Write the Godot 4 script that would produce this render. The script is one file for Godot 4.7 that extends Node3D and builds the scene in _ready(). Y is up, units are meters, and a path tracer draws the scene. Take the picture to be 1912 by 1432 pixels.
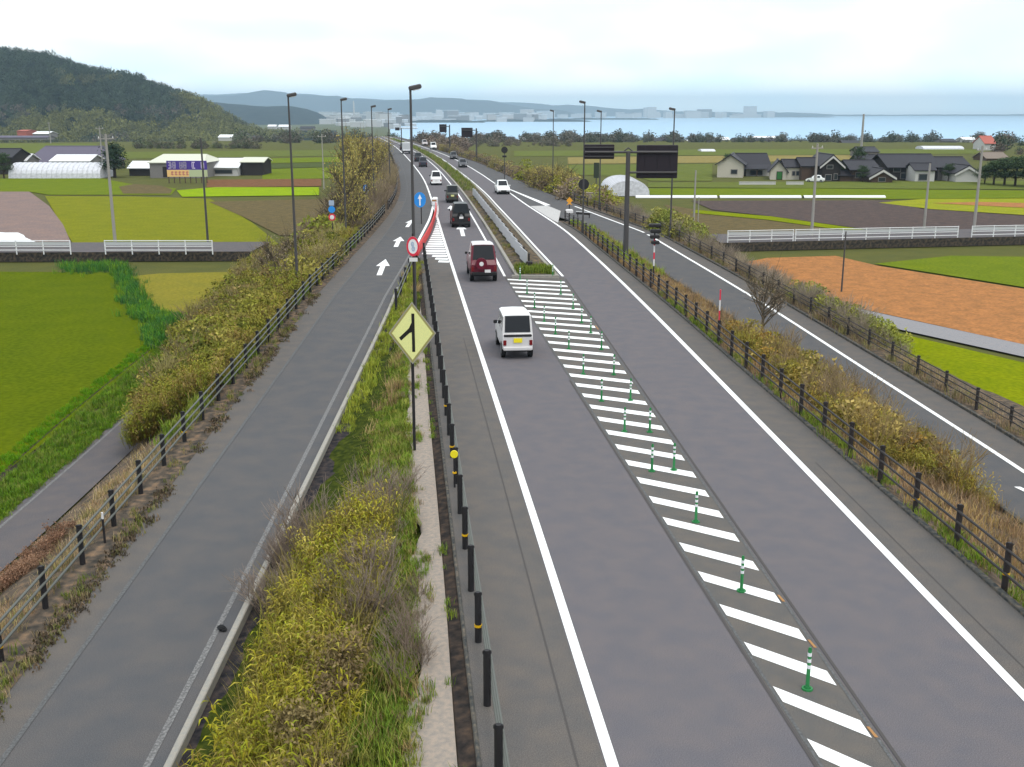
extends Node3D
# A dual carriageway with its ramps, fields, farms and the bay beyond, seen from a camera mast.
# World: x to the side, y up, distance d ahead of the mast = -z; the main road surface is y = 0.

const F := 2000.0          # focal length in pixels of the 1912 x 1432 photograph
const EYE := 10.0          # height of the lens above the main road
const FIELD := -3.0        # the fields lie lower than the road
const SEA := -28.0
var rng := RandomNumberGenerator.new()
var taken := {}
var M := {}
var th := atan(506.0 / F)

class Geo:
	var v := PackedVector3Array()
	var n := PackedVector3Array()
	var c := PackedColorArray()
	var uv := PackedVector2Array()
	var col := Color(1, 1, 1)
	func tri(a: Vector3, b: Vector3, e: Vector3):
		var nn := (e - a).cross(b - a).normalized()
		v.append_array([a, b, e]); n.append_array([nn, nn, nn]); c.append_array([col, col, col])
	func quad(a: Vector3, b: Vector3, e: Vector3, f: Vector3):
		tri(a, b, e); tri(a, e, f)
	func quad_o(a: Vector3, b: Vector3, e: Vector3, f: Vector3, out: Vector3):
		if (e - a).cross(b - a).dot(out) >= 0.0: quad(a, b, e, f)
		else: quad(a, f, e, b)
	func tri_s(a: Vector3, b: Vector3, e: Vector3, na: Vector3, nb: Vector3, ne: Vector3):
		if (e - a).cross(b - a).dot(na + nb + ne) < 0.0:
			v.append_array([a, e, b]); n.append_array([na, ne, nb])
		else:
			v.append_array([a, b, e]); n.append_array([na, nb, ne])
		c.append_array([col, col, col])
	func box(ctr: Vector3, s: Vector3, b := Basis()):
		var x := b.x * s.x * 0.5
		var y := b.y * s.y * 0.5
		var z := b.z * s.z * 0.5
		quad_o(ctr + x - y - z, ctr + x + y - z, ctr + x + y + z, ctr + x - y + z, x)
		quad_o(ctr - x - y - z, ctr - x + y - z, ctr - x + y + z, ctr - x - y + z, -x)
		quad_o(ctr - x + y - z, ctr + x + y - z, ctr + x + y + z, ctr - x + y + z, y)
		quad_o(ctr - x - y - z, ctr + x - y - z, ctr + x - y + z, ctr - x - y + z, -y)
		quad_o(ctr - x - y + z, ctr + x - y + z, ctr + x + y + z, ctr - x + y + z, z)
		quad_o(ctr - x - y - z, ctr + x - y - z, ctr + x + y - z, ctr - x + y - z, -z)
	# a box whose long edges along its own z and y are cut off, so that they catch light
	func bevel(ctr: Vector3, s: Vector3, k: float, b := Basis()):
		var h := s * 0.5
		var rings := []
		for q in [[-h.y, k], [-h.y + k, 0.0], [h.y - k, 0.0], [h.y, k]]:
			var e: float = q[1]
			var r := []
			for p in [[h.x - e - k, h.z - e], [h.x - e, h.z - e - k], [h.x - e, -h.z + e + k], [h.x - e - k, -h.z + e], [-h.x + e + k, -h.z + e], [-h.x + e, -h.z + e + k], [-h.x + e, h.z - e - k], [-h.x + e + k, h.z - e]]:
				r.append(ctr + b * Vector3(p[0], q[0], p[1]))
			rings.append(r)
		for i in 3:
			for j in 8:
				var j2 := (j + 1) % 8
				quad_o(rings[i][j], rings[i][j2], rings[i + 1][j2], rings[i + 1][j], rings[i][j] + rings[i + 1][j2] - 2.0 * ctr)
		for q in [[0, -1.0], [3, 1.0]]:
			for j in range(1, 7):
				var up: Vector3 = b.y * q[1]
				var r: Array = rings[q[0]]
				if (r[j + 1] - r[0]).cross(r[j] - r[0]).dot(up) >= 0.0: tri(r[0], r[j], r[j + 1])
				else: tri(r[0], r[j + 1], r[j])
	func tube(p: Vector3, q: Vector3, r0: float, r1: float, sides := 8, caps := true):
		var ax := (q - p).normalized()
		var s := ax.cross(Vector3.RIGHT if absf(ax.x) < 0.8 else Vector3.UP).normalized()
		var t := ax.cross(s)
		for i in sides:
			var a0 := TAU * i / sides
			var a1 := TAU * (i + 1) / sides
			var d0 := s * cos(a0) + t * sin(a0)
			var d1 := s * cos(a1) + t * sin(a1)
			tri_s(p + d0 * r0, q + d0 * r1, q + d1 * r1, d0, d0, d1)
			tri_s(p + d0 * r0, q + d1 * r1, p + d1 * r0, d0, d1, d1)
			if caps:
				tri_s(q, q + d0 * r1, q + d1 * r1, ax, ax, ax)
				tri_s(p, p + d0 * r0, p + d1 * r0, -ax, -ax, -ax)
	func path(pts: Array, r: float, sides := 6):
		for i in pts.size() - 1: tube(pts[i], pts[i + 1], r, r, sides, true)
	# rows of points joined to a smooth sheet
	func sheet(rows: Array):
		var nr := rows.size()
		var nc: int = rows[0].size()
		var nor := []
		for i in nr:
			var line := []
			for j in nc:
				var a: Vector3 = rows[mini(i + 1, nr - 1)][j] - rows[maxi(i - 1, 0)][j]
				var b: Vector3 = rows[i][mini(j + 1, nc - 1)] - rows[i][maxi(j - 1, 0)]
				var m := a.cross(b).normalized()
				if m.y < 0.0: m = -m
				line.append(m)
			nor.append(line)
		for i in nr - 1:
			for j in nc - 1:
				tri_s(rows[i][j], rows[i + 1][j], rows[i + 1][j + 1], nor[i][j], nor[i + 1][j], nor[i + 1][j + 1])
				tri_s(rows[i][j], rows[i + 1][j + 1], rows[i][j + 1], nor[i][j], nor[i + 1][j + 1], nor[i][j + 1])
	# a flat polygon given in x, z at height y
	func flat(poly: PackedVector2Array, y: float):
		var idx := Geometry2D.triangulate_polygon(poly)
		for i in range(0, idx.size(), 3):
			var a := poly[idx[i]]; var b := poly[idx[i + 1]]; var e := poly[idx[i + 2]]
			tri_s(Vector3(a.x, y, a.y), Vector3(b.x, y, b.y), Vector3(e.x, y, e.y), Vector3.UP, Vector3.UP, Vector3.UP)
	# a polygon in the plane through o spanned by ex and ey, given thickness towards nz
	func plate(poly: Array, o: Vector3, ex: Vector3, ey: Vector3, nz: Vector3, t: float):
		var p2 := PackedVector2Array(poly)
		var idx := Geometry2D.triangulate_polygon(p2)
		for i in range(0, idx.size(), 3):
			var q := []
			for k in 3: q.append(o + ex * p2[idx[i + k]].x + ey * p2[idx[i + k]].y)
			tri_s(q[0] + nz * t, q[1] + nz * t, q[2] + nz * t, nz, nz, nz)
			tri_s(q[0], q[1], q[2], -nz, -nz, -nz)
		for i in p2.size():
			var a := o + ex * p2[i].x + ey * p2[i].y
			var b := o + ex * p2[(i + 1) % p2.size()].x + ey * p2[(i + 1) % p2.size()].y
			var side := (b - a).cross(nz).normalized()
			quad_o(a, b, b + nz * t, a + nz * t, side if not Geometry2D.is_polygon_clockwise(p2) else -side)
	func mesh() -> ArrayMesh:
		var a := []
		a.resize(Mesh.ARRAY_MAX)
		a[Mesh.ARRAY_VERTEX] = v; a[Mesh.ARRAY_NORMAL] = n; a[Mesh.ARRAY_COLOR] = c
		if uv.size() == v.size(): a[Mesh.ARRAY_TEX_UV] = uv
		var m := ArrayMesh.new()
		m.add_surface_from_arrays(Mesh.PRIMITIVE_TRIANGLES, a)
		return m

# a line along the road: x for every distance d, smooth between the given pairs
class Way:
	var d := []
	var x := []
	func _init(p: Array):
		for i in range(0, p.size(), 2):
			d.append(float(p[i])); x.append(float(p[i + 1]))
	func slope(i: int) -> float:
		var a := maxi(i - 1, 0)
		var b := mini(i + 1, d.size() - 1)
		return (x[b] - x[a]) / (d[b] - d[a])
	func at(q: float) -> float:
		if q <= d[0]: return x[0] + (q - d[0]) * (x[1] - x[0]) / (d[1] - d[0])
		var l := d.size() - 1
		if q >= d[l]: return x[l] + (q - d[l]) * slope(l)
		var i := 0
		while d[i + 1] < q: i += 1
		var h: float = d[i + 1] - d[i]
		var t: float = (q - d[i]) / h
		var t2 := t * t
		var t3 := t2 * t
		return (2 * t3 - 3 * t2 + 1) * x[i] + (t3 - 2 * t2 + t) * h * slope(i) + (3 * t2 - 2 * t3) * x[i + 1] + (t3 - t2) * h * slope(i + 1)

# ---------------------------------------------------------------- photograph pixel -> direction -> point on a surface
func ray(px: float, py: float) -> Vector3:
	var u := px - 956.0
	var w := py - 716.0
	return Vector3(u, -w * cos(th) - F * sin(th), w * sin(th) - F * cos(th))
func at(px: float, py: float, y := 0.0) -> Vector3:
	var r := ray(px, py)
	return Vector3(0, EYE, 0) + r * ((y - EYE) / r.y)
func on(px: float, py: float, yf: Callable) -> Vector3:
	var y := 0.0
	for i in 30: y = 0.5 * y + 0.5 * float(yf.call(-at(px, py, y).z))
	return at(px, py, y)
func high(base: Vector3, py: float) -> float:      # height at which row py meets the upright over a base point
	var r := ray(956, py)
	return EYE + r.y * base.z / r.z
func far_at(px: float, py: float, d: float) -> Vector3:
	var r := ray(px, py)
	return Vector3(0, EYE, 0) + r * (-d / r.z)
func metres(p: Vector3) -> float:                  # metres to a photograph pixel at a point
	return (-(p.y - EYE) * sin(th) - p.z * cos(th)) / F
func yl(d: float) -> float: return minf(0.0, -2.0 + d / 30.0)      # the climbing ramp beside the verge
func yr(d: float) -> float: return minf(0.0, -4.6 + 0.05 * d)      # the falling ramp on the other side
func y0(_d: float) -> float: return 0.0
func yf(_d: float) -> float: return FIELD

# ---------------------------------------------------------------- nodes
func numbered(called: String) -> String:
	if not taken.has(called):
		taken[called] = 0
		return called
	taken[called] += 1
	return "%s_%03d" % [called, taken[called]]
func tag(o: Node, label := "", category := "", group := "", kind := ""):
	if label: o.set_meta("label", label)
	if category: o.set_meta("category", category)
	if group: o.set_meta("group", group)
	if kind: o.set_meta("kind", kind)
	return o
func base(called: String, label: String, category: String, p := Vector3.ZERO, turn := 0.0, group := "") -> Node3D:
	var o := Node3D.new()
	o.name = numbered(called)
	add_child(o)
	o.position = p
	o.rotation.y = turn
	tag(o, label, category, group)
	return o
func obj(called: String, m: Mesh, mat: Material, parent: Node = self) -> MeshInstance3D:
	var o := MeshInstance3D.new()
	o.name = numbered(called) if parent == self else called
	o.mesh = m
	o.material_override = mat
	parent.add_child(o, true)
	return o
func part(called: String, g: Geo, mat: Material, parent: Node) -> MeshInstance3D: return obj(called, g.mesh(), mat, parent)
func struct(called: String, g: Geo, mat: Material, label: String, category: String) -> MeshInstance3D:
	return tag(obj(called, g.mesh(), mat), label, category, "", "structure")
func copy_of(o: Node3D, p: Vector3, turn := 0.0, size := Vector3.ONE, label := "") -> Node3D:
	var stem := o.name.rstrip("0123456789").trim_suffix("_")
	var c: Node3D = o.duplicate()
	c.name = numbered(stem)
	add_child(c)
	c.position = p
	c.rotation = Vector3(0, turn, 0)
	c.scale = size
	if label: c.set_meta("label", label)
	return c
func many(called: String, m: Mesh, mat: Material, where: Array, tint: Array, label: String, category: String) -> MultiMeshInstance3D:
	var mm := MultiMesh.new()
	mm.transform_format = MultiMesh.TRANSFORM_3D
	mm.use_colors = true
	mm.mesh = m
	mm.instance_count = where.size()
	for i in where.size():
		mm.set_instance_transform(i, where[i])
		mm.set_instance_color(i, tint[i])
	var o := MultiMeshInstance3D.new()
	o.name = numbered(called)
	o.multimesh = mm
	o.material_override = mat
	add_child(o)
	tag(o, label, category, "", "stuff")
	return o

# ---------------------------------------------------------------- materials
func lin(r: float, g: float, b: float) -> Color: return Color(r, g, b).linear_to_srgb()
func noise_tex(size: int, freq: float, octaves: int, lo: float, hi: float, sd: int, kind := 0, warm := 0.0) -> ImageTexture:
	var f := FastNoiseLite.new()
	f.seed = sd
	f.frequency = freq
	f.fractal_octaves = octaves
	f.noise_type = FastNoiseLite.TYPE_SIMPLEX_SMOOTH if kind == 0 else FastNoiseLite.TYPE_CELLULAR
	var src := f.get_seamless_image(size, size)
	var b := src.get_data()
	var out := PackedByteArray()
	out.resize(size * size * 3)
	for i in size * size:
		var t := b[i] / 255.0
		var k := lerpf(lo, hi, t)
		var w := warm * (t - 0.5)
		out[i * 3] = clampi(int(255.0 * k * (1.0 + w)), 0, 255)
		out[i * 3 + 1] = clampi(int(255.0 * k), 0, 255)
		out[i * 3 + 2] = clampi(int(255.0 * k * (1.0 - w)), 0, 255)
	return ImageTexture.create_from_image(Image.create_from_data(size, size, false, Image.FORMAT_RGB8, out))
func mat(c: Color, rough := 0.9, metal := 0.0) -> StandardMaterial3D:
	var m := StandardMaterial3D.new()
	m.albedo_color = c
	m.roughness = rough
	m.metallic = metal
	m.metallic_specular = 0.35
	return m
func ground(c: Color, coarse: Texture2D, per_m: float, fine: Texture2D = null, fine_per_m := 1.0, rough := 0.95, bump := 0.0) -> StandardMaterial3D:
	var m := mat(c, rough)
	m.metallic_specular = 0.08 if rough > 0.96 else 0.2
	m.albedo_texture = coarse
	m.uv1_triplanar = true
	m.uv1_world_triplanar = true
	m.uv1_scale = Vector3.ONE * per_m
	if fine:
		m.detail_enabled = true
		m.detail_blend_mode = BaseMaterial3D.BLEND_MODE_MUL
		m.detail_albedo = fine
		m.detail_uv_layer = BaseMaterial3D.DETAIL_UV_2
		m.uv2_triplanar = true
		m.uv2_world_triplanar = true
		m.uv2_scale = Vector3.ONE * fine_per_m
	if bump > 0.0:
		m.heightmap_enabled = true
		m.heightmap_texture = coarse
		m.heightmap_scale = bump
	return m
func leafy(rough := 0.85) -> StandardMaterial3D:
	var m := mat(Color.WHITE, rough)
	m.vertex_color_use_as_albedo = true
	m.cull_mode = BaseMaterial3D.CULL_DISABLED
	m.metallic_specular = 0.15
	m.backlight_enabled = true
	m.backlight = Color(0.25, 0.27, 0.12)
	return m

func make_materials():
	var coarse := noise_tex(1024, 0.03, 6, 0.94, 1.0, 11, 0, 0.04)
	var patchy := noise_tex(1024, 0.016, 6, 0.92, 1.0, 12, 0, 0.05)
	var blotch := noise_tex(512, 0.02, 6, 0.45, 1.0, 13, 0, 0.22)
	var fine := noise_tex(1024, 0.16, 4, 0.66, 1.0, 14)
	var grain := noise_tex(1024, 0.2, 4, 0.62, 1.0, 15)
	var soft := noise_tex(1024, 0.07, 6, 0.80, 1.0, 17, 0, 0.05)
	var streak := noise_tex(1024, 0.05, 6, 0.84, 1.0, 16, 0, 0.06)
	M.asphalt = ground(lin(0.214, 0.197, 0.212), coarse, 0.035, fine, 0.26, 0.93)
	M.asphalt_ramp = ground(lin(0.164, 0.159, 0.164), patchy, 0.045, fine, 0.24, 0.93)
	M.asphalt_old = ground(lin(0.198, 0.180, 0.170), patchy, 0.07, fine, 0.22, 0.95)
	M.asphalt_zebra = ground(lin(0.196, 0.180, 0.168), patchy, 0.09, fine, 0.25, 0.95)
	M.farm_road = ground(lin(0.190, 0.172, 0.178), patchy, 0.06, fine, 0.2, 0.95)
	M.path_grey = ground(lin(0.40, 0.385, 0.40), coarse, 0.1, fine, 1.5, 0.95)
	M.seam = mat(lin(0.075, 0.068, 0.066), 0.95)
	M.paint = ground(lin(0.92, 0.92, 0.92), noise_tex(512, 0.05, 5, 0.95, 1.03, 21), 0.35, noise_tex(512, 0.12, 5, 0.86, 1.1, 24), 0.6, 0.7)
	M.paint_pale = ground(lin(0.70, 0.68, 0.67), noise_tex(512, 0.08, 5, 0.6, 1.05, 25), 0.3, null, 1.0, 0.8)
	M.paint_worn = ground(lin(0.46, 0.45, 0.45), noise_tex(512, 0.05, 5, 0.55, 1.0, 22), 0.5, fine, 2.0, 0.85)
	M.paint_faint = ground(lin(0.245, 0.245, 0.250), noise_tex(512, 0.05, 5, 0.7, 1.0, 23), 0.5, fine, 2.0, 0.9)
	M.paint_orange = ground(lin(0.62, 0.33, 0.14), coarse, 0.7, grain, 3.0, 0.9)
	M.paint_red = ground(lin(0.62, 0.05, 0.045), coarse, 0.3, null, 1.0, 0.55)
	M.concrete = ground(lin(0.53, 0.45, 0.385), streak, 0.12, fine, 1.3, 0.95, 0.6)
	M.kerb = ground(lin(0.52, 0.49, 0.44), patchy, 0.4, fine, 2.0, 0.95)
	M.kerb_dull = ground(lin(0.28, 0.265, 0.24), blotch, 0.4, fine, 2.0, 0.95)
	M.gutter = ground(lin(0.15, 0.12, 0.105), blotch, 0.3, grain, 2.0, 0.98)
	M.ditch = ground(lin(0.135, 0.120, 0.124), blotch, 0.3, grain, 2.0, 0.98)
	M.soil_dry = ground(lin(0.36, 0.28, 0.215), blotch, 0.22, grain, 1.6, 1.0, 3.0)
	M.soil_median = ground(lin(0.36, 0.29, 0.21), blotch, 0.15, grain, 1.2, 1.0)
	M.verge = ground(lin(0.13, 0.17, 0.03), blotch, 0.3, grain, 1.8, 1.0, 3.0)
	M.grass_lush = ground(lin(0.115, 0.205, 0.012), blotch, 0.12, grain, 1.3, 1.0, 3.0)
	M.land = ground(lin(0.165, 0.17, 0.055), patchy, 0.013, grain, 0.2, 1.0)
	var fields := {
		green = lin(0.1160, 0.1560, 0.0040), gold = lin(0.2720, 0.2400, 0.0360), olive = lin(0.2280, 0.2400, 0.0176), lime = lin(0.2280, 0.2720, 0.0040),
		rape = lin(0.2880, 0.4160, 0.0096), tan = lin(0.500, 0.228, 0.090), mauve = lin(0.2960, 0.2160, 0.1960), ploughed = lin(0.1320, 0.1000, 0.0920), dun = lin(0.1800, 0.1400, 0.0680),
		rust = lin(0.2400, 0.1200, 0.0600), fresh = lin(0.1680, 0.2200, 0.0144), meadow = lin(0.1520, 0.1800, 0.0400), straw = lin(0.3360, 0.2720, 0.0960), yellow = lin(0.3200, 0.3360, 0.0240), moss = lin(0.0960, 0.1200, 0.0360)}
	for k in fields:
		var rough_soil: bool = k in ["tan", "ploughed", "dun", "rust", "straw"]
		M["field_" + k] = ground(fields[k], streak if rough_soil else patchy, 0.013 if rough_soil else 0.017, soft, 0.041 if rough_soil else 0.037, 1.0)
	M.revetment = ground(lin(0.20, 0.17, 0.14), blotch, 0.25, grain, 1.0, 1.0)
	M.post = mat(lin(0.022, 0.020, 0.022), 0.55)
	M.brown = mat(lin(0.028, 0.022, 0.022), 0.6)
	M.rail_grey = mat(lin(0.125, 0.13, 0.118), 0.6, 0.2)
	M.rail_brown = mat(lin(0.042, 0.036, 0.035), 0.6, 0.1)
	M.galv = ground(lin(0.52, 0.53, 0.55), coarse, 0.5, null, 1.0, 0.5)
	M.white = ground(lin(0.80, 0.80, 0.82), coarse, 0.4, null, 1.0, 0.6)
	M.amber = mat(lin(0.75, 0.42, 0.01), 0.4)
	M.yellow = mat(lin(0.80, 0.66, 0.02), 0.45)
	M.green = mat(lin(0.03, 0.21, 0.065), 0.5)
	M.sign_yellow = ground(lin(0.76, 0.76, 0.32), coarse, 0.6, null, 1.0, 0.55)
	M.black = mat(lin(0.012, 0.010, 0.008), 0.6)
	M.sign_back = ground(lin(0.032, 0.026, 0.032), coarse, 0.5, null, 1.0, 0.6)
	M.blue = mat(lin(0.03, 0.26, 0.72), 0.45)
	M.red = mat(lin(0.66, 0.035, 0.07), 0.45)
	M.pale_blue = mat(lin(0.35, 0.42, 0.55), 0.5)
	M.lamp_steel = mat(lin(0.075, 0.070, 0.072), 0.5, 0.2)
	M.pole_grey = ground(lin(0.33, 0.31, 0.29), coarse, 0.4, null, 1.0, 0.9)
	M.glass = mat(lin(0.012, 0.014, 0.018), 0.12)
	M.glass.metallic_specular = 0.35
	M.tyre = mat(lin(0.012, 0.012, 0.013), 0.85)
	M.rim = mat(lin(0.25, 0.25, 0.26), 0.4, 0.6)
	M.bumper = mat(lin(0.018, 0.017, 0.018), 0.6)
	M.lens_red = mat(lin(0.16, 0.008, 0.010), 0.3)
	M.lens_clear = mat(lin(0.6, 0.6, 0.62), 0.2)
	M.plate_white = mat(lin(0.68, 0.66, 0.66), 0.5)
	M.tile = ground(lin(0.060, 0.056, 0.066), coarse, 0.4, noise_tex(256, 0.06, 3, 0.7, 1.0, 31), 0.6, 0.55)
	M.tile_violet = ground(lin(0.13, 0.115, 0.155), coarse, 0.3, null, 1.0, 0.7)
	M.roof_white = ground(lin(0.86, 0.86, 0.88), coarse, 0.2, null, 1.0, 0.5)
	M.roof_cream = ground(lin(0.62, 0.62, 0.52), coarse, 0.2, null, 1.0, 0.7)
	M.roof_red = ground(lin(0.42, 0.13, 0.10), coarse, 0.3, null, 1.0, 0.8)
	M.plaster = ground(lin(0.80, 0.74, 0.62), coarse, 0.3, fine, 0.7, 0.95)
	M.plaster_white = ground(lin(0.82, 0.80, 0.78), coarse, 0.3, fine, 0.7, 0.95)
	M.wall_grey = ground(lin(0.33, 0.31, 0.30), patchy, 0.3, fine, 0.7, 0.95)
	M.wall_brown = ground(lin(0.15, 0.10, 0.075), patchy, 0.3, fine, 0.7, 0.95)
	M.wall_dark = ground(lin(0.06, 0.052, 0.05), patchy, 0.3, fine, 0.7, 0.95)
	M.door_green = mat(lin(0.03, 0.14, 0.03), 0.7)
	M.window = mat(lin(0.03, 0.035, 0.04), 0.12)
	M.vinyl = ground(lin(0.74, 0.74, 0.80), noise_tex(256, 0.03, 4, 0.82, 1.0, 41), 0.2, null, 1.0, 0.35)
	M.leaf = leafy()
	M.bark = ground(lin(0.11, 0.085, 0.07), blotch, 0.8, null, 1.0, 1.0)
	M.bark_pale = ground(lin(0.26, 0.21, 0.15), blotch, 0.8, null, 1.0, 1.0)
	M.sea = mat(lin(0.36, 0.56, 0.74), 0.5)
	M.sea.albedo_texture = noise_tex(512, 0.02, 5, 0.9, 1.0, 51)
	M.sea.uv1_triplanar = true
	M.sea.uv1_world_triplanar = true
	M.sea.uv1_scale = Vector3(0.0006, 0.0006, 0.004)
	M.hill = ground(lin(0.035, 0.05, 0.03), blotch, 0.004, grain, 0.05, 1.0)
	M.far_hill = ground(lin(0.05, 0.07, 0.06), blotch, 0.002, grain, 0.02, 1.0)

# ---------------------------------------------------------------- lines along the roads (distance, x)
var ML := Way.new([6, 2.46, 15, 1.58, 26, 0.52, 40, -0.87, 58, -2.66, 86, -5.42, 118, -8.5, 165, -13.3, 210, -18.8, 250, -24.0, 289, -29.3, 340, -36.6, 400, -46.0, 470, -58])
var ZL := Way.new([6, 5.85, 15.5, 4.87, 40, 2.36, 66.6, -0.37])
var ZR := Way.new([6, 6.47, 15.7, 5.93, 25.5, 5.38, 45, 4.3, 66, 3.12])
var MR := Way.new([6, 9.55, 17, 9.05, 31, 8.4, 57.4, 7.08, 80, 5.68, 96.4, 4.4, 121, 1.6, 142, -0.6, 160, -2.7, 181, -5.0, 219, -9.6, 260, -15.4, 300, -21.8, 365, -33, 420, -43, 470, -53])
var MEDL := Way.new([60, 0.1, 67.5, -0.5, 87, -2.15, 113, -4.5, 140, -7.1, 166, -9.85, 196, -13.2, 233, -17.8, 265, -22.2, 301, -27.5, 350, -35.2, 400, -43.6, 470, -55.5])
var MEDR := Way.new([60, 3.6, 67, 3.1, 80.6, 1.85, 100, 0.1, 120, -1.75, 138, -3.4, 165, -6.3, 200, -10.4, 230, -14.0, 260, -17.9, 289, -22.2, 332, -29.0, 400, -41, 470, -53])
var RFENCE := Way.new([6, 11.3, 21.4, 10.66, 31, 10.1, 42, 9.45, 54, 8.78, 69, 7.75, 82, 6.8, 93, 6.0, 103, 4.9])
var RR_LEFT := Way.new([8, 18.9, 20, 17.9, 32.5, 16.6, 40, 15.75, 55.5, 13.6, 68, 11.6, 78, 9.9, 90, 7.9, 103, 5.5, 112, 3.2, 121, 1.66, 142, -0.55, 160, -2.65, 181, -4.95, 219, -9.55, 260, -15.35, 300, -21.75, 365, -32.95, 420, -42.95, 470, -52.9])
var RR_WHITE := Way.new([15, 20.7, 25, 19.8, 37, 18.75, 50, 17.2, 63.7, 15.55, 72, 14.4, 82, 12.9, 94, 11.1, 104, 9.4, 119, 6.9])
var RR_KERB := Way.new([8, 22.2, 25, 21.1, 39.8, 19.95, 53, 18.25, 64, 16.8, 75, 15.2, 86, 13.4, 96, 11.7, 106, 10.0, 119, 7.7, 138, 4.7, 170, 0.4, 200, -3.6, 226, -7.2, 263, -13.6, 310, -21.9, 364, -31.2, 420, -40.7, 470, -50])
var LL_WHITE := Way.new([6, -9.2, 17, -9.28, 33, -9.52, 53, -9.85, 79, -10.4, 97, -10.95, 119, -12.0, 144, -13.9, 182, -17.9, 230, -23.6, 281, -30.0, 340, -37.8, 400, -47.2, 470, -59.5])
var LL_EDGE := Way.new([6, -10.05, 20, -10.17, 33, -10.4, 52, -10.85, 75, -11.4, 95, -11.9, 119, -12.9, 144, -14.8, 182, -18.9, 230, -24.6, 281, -31.0, 340, -38.8, 400, -48.2, 470, -60.5])
var LFENCE := Way.new([6, -10.6, 22, -10.87, 40, -11.2, 57, -11.45, 76, -11.9, 95, -12.4, 119, -13.5, 144, -15.4, 182, -19.5, 230, -25.2, 281, -31.6, 340, -39.4, 400, -48.8, 470, -61])
var LR_WHITE := Way.new([6, -6.55, 21, -6.62, 38, -6.84, 54, -7.05, 75, -7.38, 90, -7.72, 106, -8.15, 124, -9.05])
var RB := Way.new([6, -6.15, 24, -6.28, 38, -6.38, 55, -6.55, 66, -6.85, 77, -7.1, 95, -7.42, 114, -8.3, 126, -9.3, 145, -11.3, 165, -13.4, 210, -18.9, 250, -24.1, 289, -29.4, 340, -36.7, 400, -46.1, 470, -58.1])
var CONC := Way.new([6, 0.1, 15, -0.85, 21, -1.4, 28, -2.08, 36, -2.88, 43, -3.55, 76, -6.75])
var MFENCE := Way.new([6, 0.62, 80, -6.64])
var FARM_L := Way.new([5, -16.1, 33, -16.8, 47, -17.3, 75, -19])
var FARM_R := Way.new([5, -14.9, 40, -15.05, 75, -16.6])

func stations(d0: float, d1: float, step := 1.5) -> Array:
	var s := []
	var d := d0
	while d < d1 - 0.01:
		s.append(d)
		d += maxf(step, d * 0.025)
	s.append(d1)
	return s
var bumps := FastNoiseLite.new()
func ribbon(a: Way, oa: float, b: Way, ob: float, d0: float, d1: float, ya: Callable, la: float, yb: Callable, lb: float, cols := 1, rough := 0.0, step := 1.5) -> Geo:
	var rows := []
	for d in stations(d0, d1, step):
		var row := []
		for j in cols + 1:
			var t := float(j) / cols
			var x := lerpf(a.at(d) + oa, b.at(d) + ob, t)
			var y := lerpf(ya.call(d) + la, yb.call(d) + lb, t)
			if rough > 0.0 and j > 0 and j < cols: y += bumps.get_noise_2d(x * 22.0, d * 22.0) * rough
			row.append(Vector3(x, y, -d))
		rows.append(row)
	var g := Geo.new()
	g.sheet(rows)
	return g
# a kerb: a solid bar along a way
func kerb(a: Way, off: float, wide: float, tall: float, d0: float, d1: float, ya: Callable, lift: float, step := 1.5) -> Geo:
	var g := Geo.new()
	var s := stations(d0, d1, step)
	for i in s.size() - 1:
		var p := []
		for d in [s[i], s[i + 1]]:
			var x := a.at(d) + off
			var y: float = ya.call(d) + lift
			p.append([Vector3(x, y - 0.25, -d), Vector3(x, y + tall - 0.02, -d), Vector3(x + 0.02, y + tall, -d), Vector3(x + wide - 0.02, y + tall, -d), Vector3(x + wide, y + tall - 0.02, -d), Vector3(x + wide, y - 0.25, -d)])
		for k in 5: g.quad_o(p[0][k], p[0][k + 1], p[1][k + 1], p[1][k], [Vector3.LEFT, Vector3(-1, 1, 0), Vector3.UP, Vector3(1, 1, 0), Vector3.RIGHT][k])
		if i == 0: g.quad_o(p[0][0], p[0][1], p[0][4], p[0][5], Vector3.BACK)
	return g
func px_poly(pts: Array, y: float) -> PackedVector2Array:
	var out := PackedVector2Array()
	for i in range(0, pts.size(), 2):
		var p := at(pts[i], pts[i + 1], y)
		out.append(Vector2(p.x, p.z))
	return out
func smooth(a: float, b: float, x: float) -> float:
	var t := clampf((x - a) / (b - a), 0.0, 1.0)
	return t * t * (3 - 2 * t)
func land_y(x: float, d: float) -> float:
	var r := sqrt(x * x + d * d)
	var y := -3.06
	if d < 0.0: return y - 0.02 * maxf(0.0, r - 30.0) * 0.0
	y -= 21.5 * smooth(400.0, 1500.0, r)
	var a := x / maxf(d, 1.0)
	y -= 16.0 * smooth(1430.0, 1800.0, r) * smooth(-0.12, -0.075, a)
	return y

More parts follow.
